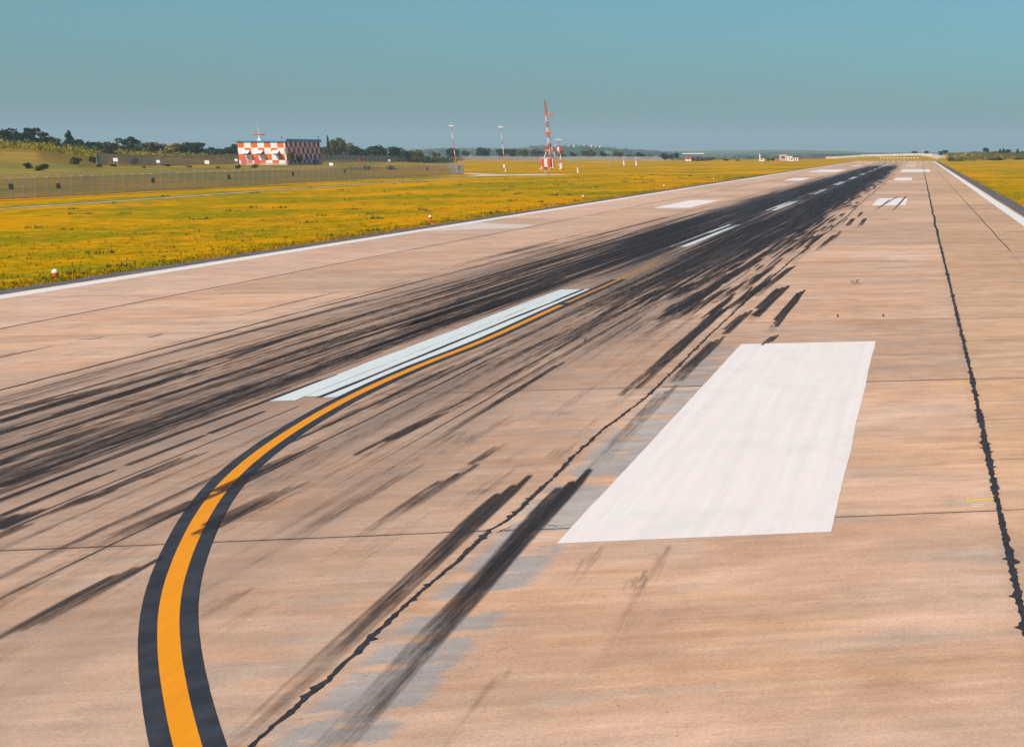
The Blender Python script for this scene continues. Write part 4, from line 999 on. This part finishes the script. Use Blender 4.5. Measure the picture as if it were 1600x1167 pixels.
# ------------------------------------------------------------------ lattice tower on three legs
TD_ = 560
tb = P(861, 262.5, TD_); s_ = ray(861, 245)[1] / TD_      # px per metre
tw = empty("glide_path_tower", (tb.x, tb.y, -.07)); tag(tw, "tall red and white lattice tower on splayed legs with antenna arms", "tower")
HT = P(852.5, 157, TD_).z
LN = -.028                                                  # the mast stands slightly out of plumb
def tz_(py): return P(857, py, TD_).z
def mx_(z): return LN * z + .3
b = MB()
zs = [tz_(q) for q in (262, 250, 241, 232, 224, 215, 207, 199, 190, 181, 169, 157)]
bandm = [2, 0, 2, 0, 1, 0, 1, 0, 1, 0, 1]
def w_at(z): return .75 - .5 * z / HT
for i in range(len(zs) - 1):
    a0, a1 = zs[i], zs[i + 1]; mi = [2, 1, 0, 1, 0, 1, 0, 1, 0, 1, 1][i]
    nsub = 2
    for k in range(nsub):
        b0, b1 = a0 + (a1 - a0) * k / nsub, a0 + (a1 - a0) * (k + 1) / nsub
        c0 = [(mx_(b0) + w_at(b0) * math.cos(q), w_at(b0) * math.sin(q), b0) for q in (.5, 2.6, 4.7)]; c1 = [(mx_(b1) + w_at(b1) * math.cos(q), w_at(b1) * math.sin(q), b1) for q in (.5, 2.6, 4.7)]
        for j in range(3):
            b.tube(c0[j], c1[j], .08, .08, 5, mi); b.tube(c0[j], c1[(j + 1) % 3], .035, .035, 4, mi); b.tube(c0[j], c0[(j + 1) % 3], .03, .03, 4, mi)
b.build("lattice_mast", [white, red, orange], tw)
zj = tz_(222)
for (pxf, pyf, dy) in ((845, 262, 0), (876.5, 262, 0), (866, 258, 9)):
    q = P(pxf, pyf, TD_); fx = q.x - tb.x; b = MB()
    segs = [(0, .22, 0), (.22, .5, 2), (.5, .8, 0), (.8, 1, 1)]
    if pxf < 850: segs = [(0, .22, 0), (.22, .36, 2), (.36, .72, 0), (.72, 1, 1)]
    A = Vector((fx, dy, 0)); B = Vector((mx_(zj), 0, zj))
    for s0, s1, mi in segs: b.tube(A.lerp(B, s0), A.lerp(B, s1), .12, .12, 6, mi)
    b.tube(A + Vector((0, 0, -.1)), A + Vector((0, 0, .15)), .45, .45, 8, 0); b.build("leg", [white, red, orange], tw)
for py, dx0, dx1 in ((179, .2, 2.0), (207, -1.2, 1.3), (235, -1.6, .9)):
    z = tz_(py); b = MB(); xx = mx_(z); b.box(xx + dx0, xx + dx1, -.35, .35, z - .28, z + .28)
    for q in range(4): b.tube((xx + dx0 + (dx1 - dx0) * (q + .5) / 4, -.36, z - .28), (xx + dx0 + (dx1 - dx0) * (q + .5) / 4, -.36, z + .28), .07, .07, 4)
    b.tube((xx, 0, z), (xx + dx1, 0, z), .07); b.build("antenna_arm", orange, tw)
b = MB(); b.box(mx_(4) - .3, mx_(4) + .7, -.8, -.2, 0.4, 3.4); b.build("cabinet", white, tw)
b = MB(); b.tube((mx_(HT), 0, HT - .5), (mx_(HT), 0, HT + .5), .06, .03); b.build("tip", red, tw)

# equipment shelter striped red and white, standing nearer than the tower
SD = 520; q = P(855, 262, SD); e = empty("equipment_shelter", (q.x, q.y, 0)); tag(e, "raised red and white striped equipment box at the foot of the lattice tower", "shelter")
sx = ray(855, 245)[1] / SD; hw = 6.6 / sx; zt, zb = P(855, 248, SD).z, P(855, 262, SD).z
b = MB(); ws = 2 * hw / 3
zb = .9
b.box(-hw, -hw + ws, -1.2, 1.2, zb, zt, 1); b.box(-hw + ws, hw - ws, -1.2, 1.2, zb, zt, 0); b.box(hw - ws, hw, -1.2, 1.2, zb, zt, 1); b.build("cabin", [white, red], e)
b = MB(); b.box(-hw - .12, hw + .12, -1.3, 1.3, zt, zt + .14); b.build("roof", white, e)
b = MB(); b.box(-.35, .35, -1.26, -1.2, zb + .1, zb + 2.0); dd = b.build("door", white, e); b = MB(); b.box(.2, .28, -1.32, -1.26, zb + .95, zb + 1.1); b.build("handle", grey, dd)
for xx in (-hw + .3, hw - .3):
    for yy in (-1, 1): b = MB(); b.tube((xx, yy, -.1), (xx, yy, zb), .08); b.build("leg", grey, e)
q = P(853.5, 271.5, 445); e = empty("marker_light", (q.x, q.y, -.07)); tag(e, "small grey and orange tripod light in front of the striped equipment box", "light")
for a in (0, 2.1, 4.2): b = MB(); b.tube((math.cos(a) * .5, math.sin(a) * .5, 0), (0, 0, 1.1), .05); b.build("leg", grey, e)
b = MB(); b.tube((0, 0, 1.05), (0, 0, 1.7), .18, .26, 8); b.build("lamp_head", dark, e); b = MB(); b.box(-.35, .35, -.3, .3, -.02, .35); b.build("base", orange, e)

# small windsock-like mast right of the tower
D = 500; q = P(878.8, 265, D); h = P(875, 218, D).z; e = empty("obstacle_mast", (q.x, q.y, -.07)); tag(e, "shorter mast with red and white drum and wide orange foot beside the lattice tower", "mast")
banded("pole", e, [(0, h * .10, 2), (h * .10, h * .28, 0), (h * .28, h * .38, 2), (h * .38, h * .62, 0), (h * .62, h * .97, 1)], .16, .09, .05)
b = MB(); b.tube((0, 0, 0), (-.02 * h, 0, h * .09), .5, .34, 10, 1); b.tube((-.02 * h, 0, h * .09), (-.03 * h, 0, h * .24), .34, .22, 10, 0); b.tube((-.03 * h, 0, h * .24), (-.035 * h, 0, h * .36), .22, .12, 10, 1); b.build("foot", [white, orange], e)
b = MB(); zc = h * .66
for i, (mi, rr) in enumerate(((1, .7), (0, .95), (1, .95), (1, .7))): b.tube((-.05 * zc - .75 + .35 * i, 0, zc), (-.05 * zc - .75 + .35 * (i + 1), 0, zc + .04), rr, rr, 12, mi)
b.build("drum", [white, red], e)
b = MB(); lx = -.05 * h; b.tube((lx - 1.0, 0, h), (lx + 1.0, 0, h), .08); b.tube((lx, 0, h - .6), (lx, 0, h + .3), .05); b.build("crossbar", white, e)

# ------------------------------------------------------------------ slim posts in the grass
for px, yb, yt, D, kind, lb in ((903.3, 270, 262, 456, 's', "short white marker post just past the shorter mast"), (975.7, 262.5, 247, 590, 'm', "white marker post with orange base, nearer the tower of the banded pair"), (995, 263, 247, 578, 'm', "white marker post with orange base, farther from the tower of the banded pair"),
                              (951.5, 259, 233, 700, 't', "thin bare grey rod standing before the long far fence"), (994.6, 248, 235, 1060, 't', "thin grey rod rising behind the banded post pair"), (1053.5, 245, 231, 1060, 't', "thin white rod above the tree next to the antenna array"), (847.4, 262, 240, 600, 't', "thin grey rod beside the splayed leg of the lattice tower")):
    q = P(px, yb, D); zg = hgt(q.x, q.y) - .1; h = max(1.2, P(px, yt, D).z - zg); e = empty("marker_post", (q.x, q.y, zg)); tag(e, lb, "post")
    if kind == 't': b = MB(); b.tube((0, 0, 0), (-.06 * h, 0, h), .10, .04, 6); b.build("rod", grey, e)
    elif kind == 's': b = MB(); b.tube((0, 0, 0), (-.05, 0, h * .92), .22, .16, 8); b.build("post", white, e); b = MB(); b.ball((-.05, 0, h * .92), .2, half=True); b.build("cap", grey, e)
    else:
        b = MB(); b.tube((0, 0, 0), (-.02, 0, h * .25), .2, .2, 8); b.build("base", orange, e)
        b = MB(); b.tube((-.02, 0, h * .25), (-.05, 0, h * .72), .26, .26, 8); b.build("body", white, e)
        b = MB(); b.tube((-.05, 0, h * .72), (-.08, 0, h * .85), .2, .2, 8); b.build("band", orange, e); b = MB(); b.tube((-.08, 0, h * .85), (-.08, 0, h), .06); b.box(-.5, .4, -.05, .05, h - .12, h); b.build("head", white, e)

# runway edge lights
proto = None
for i, (Y, lb) in enumerate(((78.9, "nearest of the edge lights in the grass beyond the edge line"), (140.9, "second edge light along, opposite the faded marking"), (202, "third edge light along the grass margin"), (264, "fourth edge light along the grass margin"), (326, "fifth edge light along the grass margin"))):
    if proto is None:
        e = empty("edge_light", (0, 0, 0))
        b = MB(); b.tube((0, 0, -.02), (0, 0, .05), .16, .15, 12); b.tube((0, 0, .05), (0, 0, .2), .035, .035, 8); b.build("base", orange, e)
        b = MB(); b.tube((0, 0, .2), (0, 0, .32), .10, .12, 12); b.build("housing", orange, e); b = MB(); b.ball((0, 0, .32), .12, half=True, zs=1.2); b.build("lens", white, e, True); proto = e
    else: e = copy_tree(proto)
    e.location = (-38.45 if i == 0 else -40.2, Y, -.07); e.scale = (1.15,) * 3
    tag(e, "small white-topped orange lamp, " + lb, "runway light", "runway edge lights")

# white notice boards on the far fence and beyond
for px, py, w_, D, lb in ((181, 249.8, 6.5, 458, "leftmost, below the yellow-green tree"), (247.5, 252.5, 5, 472, "low one between two larger boards"), (324, 255.2, 6.5, 495, "large one halfway to the building"), (369.5, 250.2, 4, 484, "small one touching the building's left corner"),
                       (518, 258, 5.5, 470, "just right of the building"), (608, 252.8, 4, 760, "in front of the dense trees"), (704.5, 260.7, 4, 440, "next to the near fence end"), (561, 251.5, 5, 700, "reddish strip-like one beside the dense trees")):
    q = P(px, py, D); s_ = ray(px, 245)[1] / D; zg = hgt(q.x, q.y) - .1; e = empty("notice_board", (q.x, q.y - .2, zg)); tag(e, "white board on posts, " + lb, "sign", "white boards along the fences")
    ww = w_ / s_ / 2; hh = ww * .8; zc = max(q.z - zg, hh + .3); b = MB(); b.box(-ww, ww, -.04, .04, zc - hh, zc + hh); b.build("board", white if px != 561 else red, e)
    for xx in (-ww * .7, ww * .7): b = MB(); b.tube((xx, .08, -.1), (xx, .08, zc + hh * .8), .04); b.build("post", grey, e)

# ------------------------------------------------------------------ antenna array and buildings beyond the grass
D = 1050; q0 = P(1066, 251.8, D); q1 = P(1116, 251.8, D); zt = P(1083, 239.5, D).z
e = empty("antenna_array", (q0.x, D, 0)); tag(e, "long dark antenna array under a white beam between the two red and white huts", "antenna"); Lx = q1.x - q0.x
for i in range(14):
    xx = Lx * i / 13; b = MB(); hh = zt * (.78 if i > 9 else .92) * .8; b.tube((xx, 0, -.1), (xx, 0, hh), .14); b.tube((xx, 0, hh * .6), (xx + .4, 1.6, hh * .6), .12); b.tube((xx - .5, -.2, hh * .75), (xx + .5, -.2, hh * .75), .12); b.tube((xx, -1.5, hh * .95), (xx, 1.5, hh * .95), .12); b.build("mast", darkst, e)
b = MB(); b.box(.3, Lx * .7, -.3, .3, zt - .55, zt - .05); b.build("beam", white, e)
b = MB()
for i in range(6): b.tube((Lx * (.03 + .13 * i), 0, 0), (Lx * (.03 + .13 * i), 0, zt - .5), .1)
for i in range(5): b.tube((Lx * (.03 + .13 * i), 0, 1), (Lx * (.16 + .13 * i), 0, zt - .6), .07)
b.build("support_frame", darkst, e)
row([(1088, 243, 252, 22, 'bush', 'dark', 1075), (1104, 244, 252, 20, 'bush', 'dark', 1075)], 1075, "growing behind the antenna array", "bushes behind the antenna array")
for px, lb in ((1073.3, "nearer the tree"), (1078.3, "nearer the middle of the array")):
    q = P(px, 252.3, 1000); s_ = ray(px, 245)[1] / 1000; e = empty("checkered_hut", (q.x, 1000, -.07)); tag(e, "tiny red and white hut before the antenna array, " + lb, "hut", "huts before the antenna array")
    h = P(px, 246, 1000).z; ww = 1.9 / s_; b = MB(); b.box(-ww, ww, -1, 1, 0, h * .45, 0); b.box(-ww, ww, -1, 1, h * .45, h, 1)
    b.build("cabin", [white, red], e); b = MB(); b.box(-ww - .1, ww + .1, -1.1, 1.1, h, h + .12); b.build("roof", grey, e)
def bldg(name, px0, px1, yt, yb, D, wallm, roofm, lb, cat, gable=False):
    a, c = P(px0, yb, D), P(px1, yb, D); zg = hgt((a.x + c.x) / 2, D) - .1; w_ = c.x - a.x; h = P((px0 + px1) / 2, yt, D).z - zg
    e = empty(name, (a.x, D, zg)); tag(e, lb, cat); b = MB(); hw = h * (.72 if gable else .92); b.box(0, w_, 0, w_ * .7, -.5, hw); b.build("wall", wallm, e)
    b = MB(); y1 = w_ * .7
    if gable: b.add([(-.2, -.2, hw), (w_ + .2, -.2, hw), (w_ + .2, y1 + .2, hw), (-.2, y1 + .2, hw), (0 - .2, y1 / 2, h), (w_ + .2, y1 / 2, h)], [(0, 1, 5, 4), (2, 3, 4, 5), (0, 4, 3), (1, 2, 5)])
    else: b.box(-.2, w_ + .2, -.2, y1 + .2, hw, h)
    b.build("roof", roofm, e)
    k = max(1, int(w_ / 3))
    for i in range(k): b = MB(); b.box(w_ * (i + .3) / k, w_ * (i + .7) / k, -.05, .02, hw * .4, hw * .75); b.build("window", dark, e)
    return e, w_, h
pinkw = simple("pink_render", (0.62, 0.40, 0.33), .85, .08, 1); lroof = simple("pale_roof", (0.72, 0.62, 0.56), .7, .08, 1)
bldg("white_shed", 1186.5, 1194, 247.5, 252.3, 1000, white, lroof, "small white shed at the foot of the thin white chimney", "shed")
q = P(1187.3, 252, 1002); e = empty("white_chimney", (q.x, 1004, -.07)); tag(e, "thin white chimney rising behind the small white shed", "chimney")
h = P(1187, 240, 1002).z; b = MB(); b.tube((0, 0, -.1), (0, 0, h), .5, .42, 10); b.build("shaft", white, e); b = MB(); b.tube((0, 0, h - .6), (0, 0, h), .55, .55, 10); b.build("cap", grey, e)
bldg("farm_building", 1218, 1230, 241.8, 252, 1060, pinkw, lroof, "pinkish building beside the white gabled house", "building")
bldg("white_house", 1230, 1238, 244.5, 252, 1040, white, lroof, "white gabled house against the pinkish building", "house", True)
bldg("white_garage", 1234, 1240.5, 247, 252, 1010, white, lroof, "low white garage before the white gabled house", "garage")
bldg("orange_shed", 1211.5, 1216.5, 249.3, 252, 1000, orange, lroof, "tiny orange shed to the left of the pinkish building", "shed")
q = P(1244, 252, 1000); s_ = ray(1244, 245)[1] / 1000; e = empty("striped_hut", (q.x, 1000, -.07)); tag(e, "red and white vertically striped hut at the foot of the long white wall", "hut")
h = P(1244, 246.6, 1000).z; ww = 3.4 / s_; b = MB()
for i in range(4): b.box(-ww + ww * .5 * i, -ww + ww * .5 * (i + 1), -1.3, 1.3, 0, h, (i + 1) % 2)
b.build("cabin", [white, red], e); b = MB(); b.box(-ww - .1, ww + .1, -1.4, 1.4, h, h + .14); b.build("roof", white, e)

# long white wall climbing over the rise beyond the runway end
wl = [(1247, 250.2, 246.8, 1300), (1290, 248.4, 245.4, 1330), (1345, 245.9, 243.2, 1335), (1390, 243.8, 241.3, 1335), (1430, 242.6, 240.1, 1335), (1455, 242.8, 240.4, 1335), (1466, 244.6, 242.0, 1270), (1474, 248.0, 245.0, 1150), (1477, 250.6, 247.4, 1060)]
V = []; Fc = []
wp = []
for a, b_ in zip(wl, wl[1:]):
    for k in range(6): t_ = k / 6; wp.append(tuple(u + (v_ - u) * t_ for u, v_ in zip(a, b_)))
wp.append(wl[-1])
for px, yb, yt, D in wp:
    q = P(px, yt, D); g_ = hgt(q.x, q.y) - 1.0
    for dy in (0, .35):
        V += [(q.x, q.y + dy, g_), (q.x, q.y + dy, max(q.z, g_ + 2.6))]
for i in range(len(wp) - 1):
    k = 4 * i; Fc += [(k, k + 4, k + 5, k + 1), (k + 2, k + 3, k + 7, k + 6), (k + 1, k + 5, k + 7, k + 3)]
wallm = simple("white_wall_render", (0.66, 0.56, 0.50), .9, .08, .2)
tag(mesh("boundary_wall", V, Fc, wallm), "long low white wall curving over the rise beyond the runway end", "wall")

# white bars of the approach lights
proto = None
for i in range(12):
    px = 1376 + i * (1434 - 1376) / 11; q = P(px, 248.6, 1150); zg = hgt(q.x, q.y) - .1
    if proto is None:
        e = empty("approach_light", (0, 0, 0)); b = MB(); b.box(-.62, .62, -.08, .08, .75, 1.2); b.build("bar", white, e)
        for xx in (-.45, .45): b = MB(); b.tube((xx, .15, -1), (xx, .15, 1.0), .06); b.build("post", grey, e)
        proto = e
    else: e = copy_tree(proto)
    e.location = (q.x, q.y, max(zg, q.z - 1.0))
    tag(e, "low white light bar, one of the even row just beyond the runway end", "light bar", "white light bars beyond the runway end")

# hilltop houses on the wooded ridge
hw_ = simple("distant_house_wall", (0.52, 0.46, 0.42), .8, .05, 1)
for i, (px, py, w_) in enumerate(((896, 229.6, 5), (924, 232.6, 3.5), (931, 233.0, 3), (937, 234, 3), (913, 231, 2.5), (868, 236, 2.5), (889, 242, 4))):
    D = 4300; q = P(px, py, D); zg = hgt(q.x, q.y) - .1
    s_ = ray(px, 245)[1] / D; ww = .7 * w_ / s_; e = empty("hilltop_house", (q.x, q.y, max(zg - 2, q.z - 6)))
    tag(e, "pale far-off house on the wooded ridge, " + ("largest, on the crest", "first of the trio on the falling ridge", "middle of the trio on the falling ridge", "last of the trio on the falling ridge", "small one right of the largest", "lowest left one, behind the lattice tower", "one at the foot of the ridge")[i], "house", "houses on the far ridge")
    b = MB(); b.box(-ww / 2, ww / 2, 0, ww * .5, -4, 5); b.build("wall", hw_, e)
    b = MB(); b.add([(-ww / 2, 0, 5), (ww / 2, 0, 5), (ww / 2, ww * .5, 5), (-ww / 2, ww * .5, 5), (-ww / 2, ww * .25, 8), (ww / 2, ww * .25, 8)], [(0, 1, 5, 4), (2, 3, 4, 5), (0, 4, 3), (1, 2, 5)]); b.build("roof", lroof, e)

# ------------------------------------------------------------------ haze
hm = bpy.data.materials.new("haze_air"); hm.use_nodes = True; ht = hm.node_tree; ht.nodes.clear()
pv = ht.nodes.new('ShaderNodeVolumePrincipled'); pv.inputs['Color'].default_value = (0.70, 0.88, 0.96, 1); pv.inputs['Density'].default_value = 0.00013; pv.inputs['Anisotropy'].default_value = 0.0
ho = ht.nodes.new('ShaderNodeOutputMaterial'); ht.links.new(pv.outputs[0], ho.inputs['Volume'])
b = MB(); b.box(-15600, 15600, -15600, 15600, -60, 170)
tag(b.build("haze", hm), kind='stuff', label="thin pale summer haze over the far hills")
